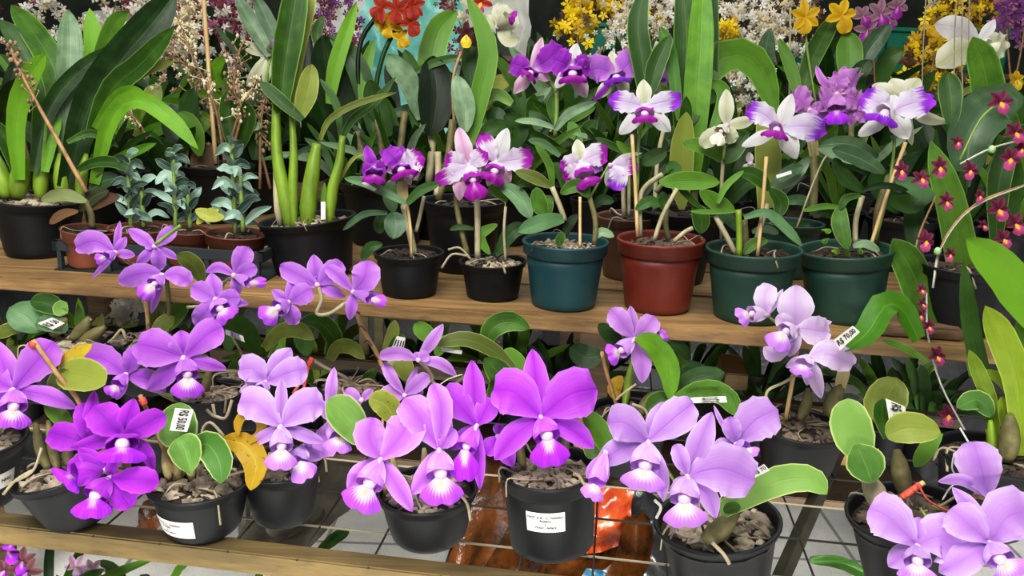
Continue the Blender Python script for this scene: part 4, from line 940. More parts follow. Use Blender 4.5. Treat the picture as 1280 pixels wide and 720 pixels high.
L(p, 'leaf_mid', 6, (404, 276, 404, 250, 406, 228), 'strap', D - .03); TAG(p, (401, 252, 407, 252, 407, 274, 401, 275), None, D, -.04)
L(p, 'leaf_olive', 5, (420, 235, 440, 200, 460, 190), 'strap', D)
# U4
p = newpot('potted_orchid', 'small purple and white splash-petalled orchid in the small black pot', 'orchid', 511, 314, 87, 512, 366, 66, ZB, 'pot_dusty', fill='bark_soil', csize=.01)
D = p.d - .02
FLOWER(p, 'purple', 468, 212, [('s', 457, 182, 15), ('p', 452, 214, 20), ('p', 482, 208, 20), ('s', 456, 228, 12), ('s', 482, 214, 10)], (468, 218, 467, 232, 30), D - .03, 'lip_splash', ruf=.25, bulb=False)
FLOWER(p, 'purple', 501, 209, [('p', 481, 186, 28), ('p', 528, 194, 30), ('s', 502, 182, 20), ('s', 514, 231, 13), ('s', 483, 214, 12), ('p', 524, 214, 22)], (502, 214, 506, 224, 34), D, 'lip_splash', ruf=.28, mats=[None, 'petal_splash', None, 'petal_blush', 'petal_blush', 'petal_splash'])
L(p, 'leaf_blue', 13, (507, 254, 480, 240, 455, 228, 430, 223), 'strap', D - .03); L(p, 'leaf_blue', 20, (492, 265, 488, 245, 490, 224), 'oval', D + .01); L(p, 'sheath', 14, (505, 254, 503, 238, 503, 226), 'even', D - .01); L(p, 'leaf_dark', 13, (508, 255, 526, 238, 550, 229), 'strap', D - .02)
L(p, 'leaf_blue', 28, (492, 265, 494, 280, 492, 299), 'oval', D - .05, (0, -.02)); L(p, 'leaf_dark', 18, (486, 268, 476, 278, 474, 292), 'oval', D); L(p, 'leaf_blue', 9, (484, 266, 455, 268, 428, 288), 'strap', D - .03); L(p, 'leaf_dark', 14, (478, 305, 462, 310, 452, 326), 'oval', D - .04)
ST(p, 'cane_grey', 9, (518, 318, 512, 290, 504, 255), D); ST(p, 'bamboo', 4, (514, 322, 513, 285, 508, 250), D - .01, name='stake'); ST(p, 'cane_grey', 5, (520, 290, 526, 265, 530, 245), D + .02); ST(p, 'stalk_green', 4, (503, 226, 502, 215, 501, 209), D)
TAG(p, (452, 229, 456, 227, 471, 236, 468, 239), None, D, -.05)
# U5
p = newpot('potted_orchid', 'white orchid with magenta-tipped petals in the black pot left of the teal pot', 'orchid', 616, 325, 84, 616, 370, 64, ZB, 'pot_dusty', fill='bark', csize=.01)
D = p.d - .02
FLOWER(p, 'splash', 586, 207, [('s', 573, 159, 22), ('p', 555, 204, 30, 570, 204), ('p', 608, 190, 24), ('s', 574, 251, 20, 576, 230), ('p', 543, 228, 22, 568, 216), ('s', 604, 220, 14)], (592, 228, 597, 252, 30), D - .02, 'lip_splash', ruf=.2, mats=['petal_blush', None, None, 'petal_blush', None, None])
FLOWER(p, 'splash', 620, 203, [('s', 634, 160, 22), ('p', 600, 168, 26), ('p', 667, 197, 30), ('s', 638, 228, 20), ('s', 610, 233, 16)], (618, 216, 612, 230, 34), D, 'lip_splash', ruf=.2, mats=['petal_white', None, None, 'petal_blush', 'petal_blush'])
L(p, 'leaf_blue', 22, (627, 232, 648, 246, 664, 274), 'strap', D - .02, (0, -.03)); L(p, 'leaf_dark', 8, (592, 286, 575, 284, 562, 287), 'strap', D); L(p, 'leaf_mid', 14, (634, 252, 622, 240, 608, 238), 'oval', D)
ST(p, 'cane_olive', 7, (585, 320, 576, 285, 570, 245, 580, 215), D + .01); ST(p, 'cane_grey', 8, (597, 322, 597, 280, 596, 248), D); ST(p, 'cane_grey', 4, (632, 325, 630, 290, 632, 258), D); ST(p, 'stalk_green', 3, (596, 250, 592, 225, 588, 208), D)
L(p, 'leaf_dark', 20, (620, 320, 640, 290, 662, 285), 'oval', D); L(p, 'leaf_mid', 14, (612, 318, 600, 295, 622, 280), 'oval', D)
ST(p, 'root_pale', 3, (585, 320, 565, 318, 552, 335), D - .04, name='root'); ST(p, 'root_pale', 3, (590, 326, 575, 310, 560, 312), D - .04, name='root'); ST(p, 'root_pale', 3, (620, 328, 628, 332, 632, 342), D - .06, name='root')
# U6 teal
p = newpot('potted_orchid', 'purple-edged white orchid seen from behind in the teal pot', 'orchid', 707, 300, 107, 704, 380, 79, ZB, 'pot_teal', fill='bark', csize=.012, rim=.2)
D = p.d - .02
FLOWER(p, 'splash', 726, 203, [('s', 721, 174, 18), ('p', 703, 216, 26, 716, 204), ('p', 760, 192, 30, 744, 194), ('s', 754, 212, 18), ('s', 713, 237, 18, 716, 222), ('p', 706, 225, 20)], (732, 222, 738, 236, 34), D, 'lip_splash', ruf=.2, bulb=False, mats=['petal_cream', None, None, 'petal_lilac', 'petal_cream', None])
FLOWER(p, 'splash', 762, 207, [('s', 803, 191, 7, 780, 196), ('p', 797, 208, 24), ('p', 768, 238, 26, 772, 220), ('s', 758, 233, 9), ('s', 778, 212, 20)], None, D + .01, ruf=.2, mats=['petal_white', None, 'petal_splash_violet', 'petal_white', 'petal_lilac'])
L(p, 'leaf_blue', 22, (704, 273, 678, 278, 647, 290), 'strap', D - .04, (0, -.03)); L(p, 'leaf_mid', 21, (682, 270, 674, 255, 670, 234), 'oval', D - .03); L(p, 'leaf_pale', 16, (686, 270, 684, 256, 688, 244), 'oval', D)
L(p, 'leaf_mid', 10, (691, 234, 686, 205, 668, 177), 'strap', D); L(p, 'leaf_olive', 16, (689, 234, 668, 222, 644, 214), 'oval', D - .01); L(p, 'leaf_mid', 18, (737, 246, 722, 232, 700, 242), 'oval', D - .03); L(p, 'leaf_dark', 18, (706, 238, 704, 218, 690, 204), 'oval', D + .02)
L(p, 'leaf_mid', 14, (690, 232, 668, 226, 646, 232), 'oval', D + .01); L(p, 'leaf_dark', 12, (703, 300, 712, 280, 722, 268), 'oval', D); L(p, 'leaf_mid', 12, (698, 308, 700, 300, 704, 290), 'oval', D - .05); L(p, 'leaf_grey', 12, (742, 298, 752, 290, 768, 296), 'strap', D - .02)
ST(p, 'cane_grey', 7, (706, 276, 700, 258, 690, 234), D - .01); ST(p, 'cane_olive', 7, (743, 306, 744, 275, 736, 244), D - .02); ST(p, 'bamboo', 4, (725, 310, 725, 280, 725, 246), D - .03, name='stake'); ST(p, 'stalk_green', 4, (736, 245, 730, 225, 727, 204), D); ST(p, 'stalk_green', 3, (738, 246, 750, 225, 760, 208), D)
L(p, 'leaf_dark', 14, (744, 258, 752, 250, 768, 252), 'strap', D + .03)
# U8a brown pot behind
p = newpot('potted_orchid', 'reddish brown pot half hidden behind the red pot, splash orchids on tall stems', 'orchid', 788, 268, 84, 786, 345, 64, ZB, 'pot_brown', fill='bark_soil', csize=.01)
D = p.d
FLOWER(p, 'purple', 665, 88, [('p', 637, 78, 28), ('s', 678, 46, 14), ('p', 702, 56, 32, 686, 74), ('s', 642, 117, 17), ('s', 688, 100, 14), ('s', 656, 112, 8)], (663, 92, 658, 98, 26), D, 'lip_splash', ruf=.25, mats=[None, 'petal_blush', None, 'petal_blush', 'petal_blush', 'petal_white'])
FLOWER(p, 'purple', 715, 84, [('p', 692, 74, 36), ('s', 721, 54, 18), ('p', 738, 88, 26), ('s', 733, 123, 20), ('s', 694, 110, 16), ('p', 736, 72, 18)], (716, 94, 716, 107, 36), D - .02, 'lip_splash', ruf=.25, mats=[None, 'petal_white', None, 'petal_blush', 'petal_white', None])
FLOWER(p, 'lilac', 770, 96, [('s', 764, 64, 18), ('p', 735, 90, 36, 750, 86), ('p', 797, 72, 40, 786, 80), ('s', 744, 124, 16), ('s', 786, 116, 16), ('s', 740, 128, 8)], (771, 98, 772, 106, 34), D + .01, 'lip_rim', ruf=.2, mats=['petal_cream', None, None, 'petal_cream', 'petal_cream', 'petal_purple'])
FLOWER(p, 'lilac', 814, 96, [('s', 811, 72, 19), ('p', 847, 94, 38, 834, 90), ('p', 800, 84, 18), ('s', 822, 118, 16)], (816, 98, 819, 108, 30), D + .02, 'lip_rim', ruf=.2, mats=['petal_cream', None, None, 'petal_cream'])
ST(p, 'stalk_green', 6, (694, 170, 696, 125, 692, 108, 672, 92), D + .02); ST(p, 'stalk_green', 3, (694, 115, 706, 104, 715, 90), D); ST(p, 'cane_grey', 6, (780, 270, 779, 230, 782, 200), D); ST(p, 'cane_grey', 5, (786, 270, 786, 240, 786, 216), D + .02)
L(p, 'leaf_grey', 13, (694, 162, 712, 142, 746, 127), 'strap', D - .02); L(p, 'leaf_grey', 9, (694, 160, 668, 152, 643, 151), 'strap', D - .02); L(p, 'leaf_mid', 14, (696, 158, 690, 130, 704, 112), 'oval', D + .03)
L(p, 'leaf_blue', 11, (700, 195, 680, 180, 660, 175), 'strap', D); L(p, 'leaf_mid', 9, (790, 195, 765, 182, 744, 172), 'strap', D); L(p, 'leaf_mid', 16, (800, 165, 790, 130, 796, 112), 'oval', D + .04)
# U7 red
p = newpot('potted_orchid', 'white orchid bloom with purple petal tips on bamboo stake in the red pot', 'orchid', 826, 297, 108, 821, 384, 80, ZB, 'pot_red', fill='bark_dark', csize=.012, rim=.2)
D = p.d
FLOWER(p, 'splash_violet', 806, 133, [('s', 804, 99, 20), ('p', 761, 124, 27, 784, 128), ('p', 852, 124, 27, 828, 128), ('s', 774, 168, 20, 790, 152), ('s', 838, 165, 20, 824, 150)], (806, 144, 806, 156, 32), D - .03, 'lip_splash', ruf=.22, mats=['petal_cream', None, None, 'petal_white', 'petal_white'], tubemat='petal_splash')
ST(p, 'bamboo', 5, (797, 296, 794, 230, 790, 168), D - .02, name='stake'); ST(p, 'cane_grey', 7, (800, 296, 800, 250, 808, 232, 828, 218), D - .01); ST(p, 'cane_grey', 6, (818, 300, 828, 270, 846, 236), D - .03); ST(p, 'cane_grey', 6, (820, 240, 828, 230, 838, 224), D + .02); ST(p, 'cane_olive', 7, (836, 300, 832, 280, 834, 255), D); ST(p, 'cane_grey', 6, (842, 302, 856, 290, 866, 285), D - .03)
ST(p, 'stalk_green', 4, (797, 240, 798, 180, 806, 134), D)
L(p, 'leaf_mid', 24, (824, 228, 860, 226, 900, 228), 'oval', D - .03); L(p, 'leaf_dark', 20, (838, 222, 842, 212, 832, 206), 'oval', D - .02); L(p, 'leaf_dark', 15, (824, 258, 812, 252, 794, 262), 'oval', D - .02); L(p, 'leaf_mid', 9, (843, 222, 855, 240, 878, 262), 'strap', D - .02); L(p, 'leaf_dark', 15, (828, 262, 828, 248, 822, 244), 'oval', D); L(p, 'leaf_mid', 22, (868, 256, 876, 272, 876, 292), 'oval', D - .01)
L(p, 'leaf_dark', 20, (802, 205, 815, 198, 834, 188), 'oval', D + .02); L(p, 'leaf_mid', 10, (802, 196, 785, 190, 770, 176), 'strap', D + .01)
# U9 green
p = newpot('potted_orchid', 'violet-tipped white orchid beside a cream bloom in the middle green pot', 'orchid', 942, 309, 117, 935, 396, 84, ZB, 'pot_green', fill='bark_soil', csize=.011, rim=.2)
D = p.d
FLOWER(p, 'splash_violet', 975, 161, [('s', 990, 117, 21), ('p', 933, 138, 28, 954, 143), ('p', 1033, 165, 34, 1004, 158), ('s', 927, 183, 17), ('s', 996, 199, 24, 986, 178)], (970, 164, 967, 175, 34), D - .02, 'lip_splash', ruf=.22, mats=['petal_white', None, None, 'petal_white', 'petal_white'], tubemat='petal_splash')
FLOWER(p, 'cream', 908, 157, [('s', 908, 111, 20), ('s', 944, 150, 16), ('p', 875, 182, 22), ('p', 916, 179, 20)], (900, 166, 894, 183, 20), D + .03, 'lip_cream')
FLOWER(p, 'white', 938, 205, [('s', 936, 190, 10), ('s', 930, 214, 12), ('s', 944, 212, 10)], None, D + .05)
ST(p, 'cane_grey', 7, (920, 318, 908, 295, 894, 270), D - .02); ST(p, 'cane_green', 8, (924, 320, 924, 290, 923, 262), D - .03); ST(p, 'bamboo', 5, (947, 320, 953, 260, 958, 196), D - .03, name='stake'); ST(p, 'cane_olive', 9, (934, 316, 932, 300, 930, 275), D); ST(p, 'cane_grey', 7, (940, 318, 950, 285, 960, 255), D)
ST(p, 'cane_grey', 5, (902, 300, 902, 235, 904, 200), D + .05); ST(p, 'stalk_green', 4, (904, 200, 906, 180, 908, 158), D + .04)
L(p, 'leaf_olive', 32, (962, 260, 960, 200, 960, 150), 'even', D + .04, label='broad upright yellow-green leaf base'); L(p, 'leaf_mid', 20, (962, 238, 945, 220, 922, 214), 'oval', D - .02); L(p, 'leaf_mid', 19, (962, 236, 976, 252, 972, 272), 'oval', D - .02); L(p, 'leaf_blue', 13, (930, 272, 958, 266, 982, 285, 1003, 308), 'strap', D - .04, (0, -.03))
L(p, 'leaf_mid', 7, (920, 264, 890, 265, 862, 264), 'strap', D - .03); L(p, 'leaf_mid', 21, (918, 264, 898, 255, 874, 238), 'oval', D - .02); L(p, 'leaf_mid', 9, (897, 254, 908, 232, 930, 213), 'strap', D - .03); L(p, 'leaf_mid', 22, (904, 202, 890, 186, 853, 178), 'oval', D + .05); L(p, 'leaf_mid', 22, (906, 204, 918, 188, 934, 166), 'oval', D + .04)
L(p, 'leaf_blue', 14, (925, 290, 912, 275, 898, 270), 'oval', D + .02); L(p, 'leaf_grey', 11, (940, 290, 956, 286, 974, 292), 'strap', D + .02); L(p, 'leaf_grey', 18, (966, 236, 990, 222, 1012, 196), 'oval', D + .02); L(p, 'leaf_blue', 16, (964, 232, 988, 214, 1004, 208), 'oval', D)
TAG(p, (970, 219, 989, 213, 990, 217, 971, 223), None, D, -.02); L(p, 'leaf_mid', 14, (930, 318, 942, 305, 960, 300), 'oval', D - .02)
# U10 green right
p = newpot('potted_orchid', 'white orchid with vivid purple petal ends in the right green pot', 'orchid', 1057, 310, 113, 1054, 396, 86, ZB, 'pot_green', fill='bark_soil', csize=.01, rim=.2)
D = p.d
FLOWER(p, 'splash_violet', 1114, 140, [('p', 1077, 120, 34, 1096, 128), ('p', 1166, 124, 38, 1138, 130), ('s', 1072, 170, 19, 1094, 156), ('s', 1136, 173, 26), ('s', 1118, 118, 22)], (1104, 144, 1098, 157, 42), D - .02, 'lip_rim', ruf=.22, mats=[None, None, 'petal_white', 'petal_white', 'petal_white'], tubemat='petal_white')
FLOWER(p, 'cream', 1127, 124, [('s', 1114, 98, 26), ('s', 1150, 98, 28), ('s', 1186, 153, 16, 1155, 146), ('s', 1090, 106, 22), ('s', 1140, 182, 14)], None, D + .02)
ST(p, 'cane_grey', 7, (1069, 305, 1070, 275, 1078, 245), D - .02); ST(p, 'bamboo', 5, (1087, 312, 1108, 245, 1132, 178), D - .01, name='stake'); ST(p, 'stalk_green', 4, (1115, 142, 1118, 180, 1110, 240, 1095, 300), D + .01); ST(p, 'cane_olive', 9, (1094, 305, 1098, 260, 1112, 220), D + .03)
L(p, 'leaf_grey', 22, (1106, 216, 1072, 197, 1040, 186), 'oval', D - .04); L(p, 'leaf_dark', 19, (1080, 240, 1054, 220, 1043, 197), 'oval', D - .03); L(p, 'leaf_dark', 9, (1078, 238, 1105, 232, 1136, 238), 'strap', D - .04); L(p, 'leaf_mid', 21, (1052, 256, 1050, 280, 1060, 312), 'oval', D - .05, (0, -.02)); L(p, 'leaf_mid', 10, (1076, 244, 1058, 248, 1050, 262), 'strap', D - .05)
L(p, 'leaf_mid', 8, (1052, 260, 1030, 258, 1002, 264), 'strap', D - .03); L(p, 'leaf_blue', 22, (1120, 226, 1144, 234, 1168, 250), 'oval', D - .02); L(p, 'leaf_grey', 11, (1066, 308, 1082, 305, 1100, 314), 'strap', D - .03); L(p, 'leaf_dark', 26, (1110, 250, 1140, 255, 1156, 240), 'oval', D + .02)
L(p, 'leaf_grey', 20, (1098, 196, 1060, 180, 1024, 182), 'oval', D + .03); L(p, 'leaf_grey', 16, (1096, 206, 1058, 196, 1022, 186), 'oval', D + .02)
for x, y in ((1034, 292), (1046, 318), (1076, 318), (1030, 305), (1060, 320)):
    for a in range(3): L(p, 'leaf_bright', 4, (x, y, x + random.uniform(-4, 4), y - 4, x + random.uniform(-8, 8), y - random.uniform(3, 8)), 'round', D - .04, name='seedling_leaf')
# lilac ruffled cluster
p = rimpot('potted_orchid', 'rose-lilac frilled orchid cluster behind the two green pots', 'orchid', 990, 277, 78, .12, ZB, 'pot_green', fill='bark_soil', csize=.01)
D = p.d
FLOWER(p, 'rose', 1046, 118, [('p', 1026, 128, 34), ('p', 1072, 104, 36, 1060, 104), ('s', 1020, 82, 10, 1028, 100), ('s', 1056, 82, 16), ('p', 1078, 128, 26), ('s', 1024, 140, 16), ('p', 1048, 92, 26)], (1046, 138, 1045, 158, 30), D, 'lip_magenta', ruf=.35, bulb=False)
FLOWER(p, 'rose', 1012, 138, [('p', 988, 122, 36, 1000, 126), ('s', 1005, 110, 9), ('p', 1030, 150, 28), ('s', 1034, 130, 16), ('s', 980, 130, 14)], (1016, 150, 1020, 164, 22), D + .02, 'lip_magenta', ruf=.35, bulb=False)
FLOWER(p, 'rose', 1066, 136, [('p', 1086, 120, 26), ('p', 1088, 146, 22), ('s', 1064, 158, 14), ('s', 1050, 128, 16)], None, D + .01, ruf=.35)
ST(p, 'cane_olive', 10, (1016, 270, 1018, 220, 1014, 170), D - .01); ST(p, 'stalk_green', 4, (1016, 180, 1030, 150, 1046, 122), D + .02); ST(p, 'cane_grey', 2.5, (994, 290, 1016, 230, 1032, 196, 1042, 198), D - .05, name='root')
L(p, 'sheath', 13, (1018, 195, 1016, 180, 1014, 168), 'even', D - .02); L(p, 'leaf_dark', 14, (1012, 282, 990, 285, 966, 278), 'strap', D); L(p, 'leaf_blue', 14, (1020, 258, 1000, 250, 978, 252), 'strap', D); L(p, 'leaf_dark', 12, (1016, 270, 1030, 266, 1046, 272), 'strap', D - .02)
# right strap plant with maroon sprays
p = rimpot('potted_orchid', 'tall strap-leaved orchid with arching sprays of small maroon blooms, right side', 'orchid', 1205, 330, 110, .12, ZB, 'pot_dusty', fill='bark_soil', csize=.012, group=None)
D = 1.42
for m, w, xy, z in (('leaf_mid', 38, (1222, 470, 1212, 380, 1190, 260, 1163, 176), 0), ('leaf_mid', 38, (1232, 190, 1236, 130, 1230, 85, 1216, 46), .05), ('leaf_grey', 62, (1208, 215, 1215, 165, 1245, 132, 1262, 150), .03), ('leaf_mid', 28, (1190, 155, 1188, 120, 1184, 90), .04),
    ('leaf_mid', 42, (1176, 440, 1158, 385, 1138, 335, 1116, 298), -.05), ('leaf_deep', 24, (1196, 430, 1186, 370, 1188, 310), .02), ('leaf_deep', 30, (1232, 450, 1225, 370, 1222, 300), .05), ('leaf_mid', 28, (1245, 300, 1250, 220, 1272, 160), .04), ('leaf_dark', 30, (1262, 280, 1262, 220, 1250, 180), .06), ('leaf_deep', 24, (1148, 330, 1142, 280, 1146, 250), .05), ('leaf_mid', 34, (1225, 180, 1260, 190, 1290, 230), .06)):
    L(p, m, w, xy, 'strap', D + z, (0, random.uniform(-.02, .04)), fold=.25)
ST(p, 'wire_white', 3, (1166, 360, 1176, 310, 1215, 260, 1290, 228), D - .07, name='support_wire'); ST(p, 'stalk_brown', 3, (1168, 350, 1180, 300, 1220, 255, 1290, 228), D - .07, name='flower_spike')
ST(p, 'wire_white', 2.5, (1158, 366, 1160, 420, 1176, 480, 1210, 545), D - .08, name='support_wire'); ST(p, 'stalk_brown', 2.5, (1140, 330, 1150, 290, 1170, 245), D - .03, name='flower_spike'); ST(p, 'wire_white', 2.5, (1200, 205, 1240, 185, 1290, 172), D - .05, name='support_wire'); ST(p, 'stalk_green', 3, (1200, 200, 1225, 150, 1249, 128), D - .03, name='flower_spike')
bm = bmesh.new()
for x, y in ((1172, 314), (1240, 187)): ball_bm(bm, P(x, y, D - .08), Vector((.006, 0, 0)), Vector((0, .006, 0)), Vector((0, 0, .007)), 2, .2)
plain('clip_green', '#a8c890', .5); p.add('plant_clip', bm, 'clip_green')
def LADY(p, x, y, r, d, rot=0, pet='maroon', lip='lip_maroon', n=5):
    """small dancing-lady floret: five narrow segments and a flared lip"""
    k = d / F; c = P(x, y, d); bm = bmesh.new(); sq = random.uniform(.75, 1)
    for i in range(n):
        a = rot + PI/2 + (i - 2) * 1.08 if n == 5 else rot + i * 6.28 / n
        tip = P(x + math.cos(a) * r * random.uniform(.85, 1.1) * sq, y - math.sin(a) * r * random.uniform(.85, 1.1), d + random.uniform(-.006, .004))
        blade_bm(bm, [c, c.lerp(tip, .5) - fw * .003, tip], r * .26 * k, 'sepal', cup=.3, ruf=.1, nu=3, nv=6)
    f = p.add('flower', bm, 'petal_' + pet); b = bmesh.new(); t = P(x - math.sin(rot) * r * .9, y + math.cos(rot) * r * .95, d - .008)
    blade_bm(b, [c - fw * .004, c.lerp(t, .5) - fw * .006, t], r * .42 * k, 'petal', cup=-.3, ruf=.2, nu=5, nv=8); p.add('lip', b, lip, f)
for x, y, r in ((1126, 213, 13), (1151, 223, 13), (1174, 209, 14), (1212, 213, 13), (1262, 198, 16), (1182, 252, 12), (1247, 262, 17), (1268, 280, 17), (1157, 301, 15), (1253, 299, 14), (1151, 362, 9), (1152, 380, 8), (1187, 318, 10), (1150, 394, 9), (1160, 408, 10), (1170, 445, 14), (1185, 518, 15), (1249, 128, 17), (1196, 178, 9), (1268, 166, 15), (1276, 186, 12), (1224, 245, 9), (1228, 282, 8)):
    LADY(p, x, y, r, D - .075 - random.uniform(0, .02), random.uniform(-.5, .5))
# ================================================================== rows behind
def bush(label, px, py, d, n, ln, w, mats, spread=1.0, pot='pot_dusty', potw=70, cat='orchid', name='potted_orchid', prf='strap', droop=.5, z=None, group=None, h=.12, face=False):
    """leafy pot plant standing at the pixel foot (px,py) on the plane through depth d"""
    base = P(px, py, d); lift = 0
    if z is None:
        tz = ZB if base.y < 2.33 else 0.95
        if d > 1.5: lift = max(0, (base.z - tz - h)); base.z = tz + h
    p = Plant(name, label, cat, base - Vector((0, 0, h)), d, group); r = potw * d / F / 2
    if pot: POT(p, base - Vector((0, 0, h)), base, r * .75, r, pot, fill='bark_soil', chips=0, roots=0)
    k = d / F
    for i in range(n):
        a = 2 * PI * (i + random.uniform(-.3, .3)) / n; t = random.uniform(.25, 1) * spread; l = (ln * k + lift) * random.uniform(.65, 1.1)
        dirv = Vector((math.cos(a) * t, math.sin(a) * t * .7, 1)).normalized(); o = base + Vector((math.cos(a), math.sin(a), 0)) * r * .3
        mid = o + dirv * l * .55; tip = o + dirv * l * .85 + Vector((math.cos(a) * t * l * .35, math.sin(a) * t * l * .25, l * (.15 - droop * random.uniform(0, 1) * t)))
        bm = bmesh.new(); blade_bm(bm, [o, mid, tip], w * k * random.uniform(.35, .6), prf, fold=.25, wob=.05, nv=12, nu=4, twist=random.uniform(-.5, .5)); p.add('leaf', bm, random.choice(mats))
    return p
def florets(p, pts, d, n, r, mats, spread, name='flower_spray', pet=5, prob=None):
    """loose spray of tiny blooms along a spike; uncountable"""
    bm = bmesh.new(); k = d / F
    for i in range(n):
        t = random.random(); c = crom(pts, t) + Vector((random.gauss(0, 1), random.gauss(0, .6), random.gauss(0, .9))) * spread * k * (1.1 - .7 * t)
        Nn = ((CAMP - c).normalized() + Vector((random.uniform(-.7, .7), 0, random.uniform(-.6, .6)))).normalized(); X = Nn.orthogonal().normalized(); Y = Nn.cross(X); rr = r * k * random.uniform(.6, 1.25); a0 = random.uniform(0, 6)
        mi = random.choices(range(len(mats)), prob)[0] if prob else random.randrange(len(mats)); cv = bm.verts.new(c + Nn * rr * .15)
        for q in range(pet):
            a = a0 + q * 2 * PI / pet; u = X * math.cos(a) + Y * math.sin(a); s = X * -math.sin(a) + Y * math.cos(a)
            v1 = bm.verts.new(c + u * rr * .55 + s * rr * .28); v2 = bm.verts.new(c + u * rr - Nn * rr * .1); v3 = bm.verts.new(c + u * rr * .55 - s * rr * .28)
            f = bm.faces.new((cv, v1, v2, v3)); f.material_index = mi
    return p.add(name, bm, mats, smooth=False, kind='stuff')
for n_, c_ in (('fl_white', '#e6e2da'), ('fl_cream', '#d8ceb0'), ('fl_maroon', '#7a2038'), ('fl_yellow', '#f0d414'), ('fl_brown', '#5c3a20'), ('fl_pink', '#b87a9c'), ('fl_purple', '#7c3a86'), ('fl_gold', '#c4a41c')): plain(n_, c_, .6, .25)
MD = ['leaf_mid', 'leaf_dark', 'leaf_deep']; MB = ['leaf_mid', 'leaf_bright', 'leaf_olive']; MK = ['leaf_dark', 'leaf_deep', 'leaf_deep']
GROUP[0] = 'potted plants in the second row of the wooden bench'
# -- second row of big black pots just behind the front row of the bench
def bigpot(label, tx, ty, w, h, leaves, mat='pot_dusty', stems=()):
    p = rimpot('potted_orchid', label, 'orchid', tx, ty, w, h, ZB, mat, fill='bark_soil', csize=.014, chips=40)
    for m, ww, xy in leaves: L(p, m, ww, xy, 'strap' if ww < 24 else 'oval', p.d + random.uniform(-.05, .05), (0, random.uniform(-.04, .04)), fold=.22)
    for m, ww, xy in stems: ST(p, m, ww, xy, p.d)
    return p
p = bigpot('orchid with red and yellow flower head in large black pot behind the small purple one', 482, 226, 116, .15, [
    ('leaf_deep', 46, (440, 190, 424, 140, 412, 80, 404, 44)), ('leaf_dark', 28, (470, 180, 458, 120, 440, 72, 412, 44)), ('leaf_mid', 15, (452, 130, 456, 90, 467, 50)), ('leaf_grey', 28, (524, 150, 512, 105, 496, 84, 484, 68)), ('leaf_dark', 24, (518, 160, 520, 110, 506, 62)),
    ('leaf_mid', 34, (530, 140, 536, 90, 548, 40, 570, 14)), ('leaf_deep', 46, (538, 170, 546, 120, 540, 70)), ('leaf_dark', 11, (516, 92, 545, 78, 580, 70)), ('leaf_grey', 14, (470, 150, 510, 138, 548, 141)), ('leaf_dark', 26, (488, 170, 470, 130, 462, 100)), ('leaf_dark', 22, (500, 180, 482, 140, 470, 118)), ('leaf_deep', 30, (560, 160, 566, 120, 560, 90)), ('leaf_blue', 22, (452, 200, 440, 160, 420, 130))],
    stems=[('cane_olive', 8, (480, 228, 478, 190, 470, 150)), ('cane_olive', 9, (496, 228, 500, 190, 506, 140)), ('cane_grey', 9, (520, 226, 526, 180, 528, 140)), ('cane_olive', 10, (470, 226, 452, 190, 446, 165)), ('leaf_deep', 6, (460, 170, 448, 100, 452, 50, 476, 14)), ('leaf_deep', 6, (474, 150, 470, 110, 480, 66, 500, 26)), ('cane_grey', 10, (536, 228, 540, 180, 536, 150))])
D = p.d
for x, y, rot in ((497, 12, .2), (512, 30, -.6), (478, 10, .9), (515, 8, -.2)): LADY(p, x, y, 19, D - .03, rot, 'orange', 'petal_orange')
for x, y, rot in ((488, 34, .4), (500, 48, -.9), (482, 28, 1.5)): LADY(p, x, y, 16, D - .01, rot, 'yellow', 'petal_yellow')
p = bigpot('orchid with maroon star bloom in large black pot behind the white magenta-tipped orchid', 580, 249, 104, .15, [
    ('leaf_mid', 26, (586, 190, 600, 120, 610, 60, 584, -6)), ('leaf_mottled', 22, (590, 168, 602, 130, 620, 106, 645, 97)), ('leaf_grey', 28, (582, 165, 580, 130, 570, 94)), ('leaf_deep', 26, (590, 110, 590, 80, 586, 56)), ('leaf_pale', 16, (640, 130, 622, 118, 600, 124)), ('leaf_mid', 14, (650, 122, 636, 92, 618, 70)), ('leaf_dark', 26, (612, 180, 622, 150, 608, 140)), ('leaf_dark', 26, (640, 190, 648, 160, 630, 144)), ('leaf_dark', 24, (600, 170, 620, 160, 640, 168))],
    stems=[('cane_olive', 11, (588, 250, 580, 210, 588, 160)), ('cane_olive', 10, (548, 250, 560, 200, 566, 150)), ('cane_grey', 9, (546, 245, 548, 220, 547, 190)), ('stalk_brown', 4, (570, 180, 566, 100, 585, 50, 600, 30))])
LADY(p, 583, 44, 17, p.d - .02, 0, 'star', 'lip_yellow'); LADY(p, 602, 4, 16, p.d, .4, 'orange', 'lip_maroon')
FLOWER(p, 'cream', 622, 34, [('s', 650, 46, 22, 636, 48), ('p', 642, 14, 34), ('s', 606, 20, 16), ('p', 628, 4, 22)], (636, 20, 646, 24, 18), p.d, 'lip_splash', bulb=False)
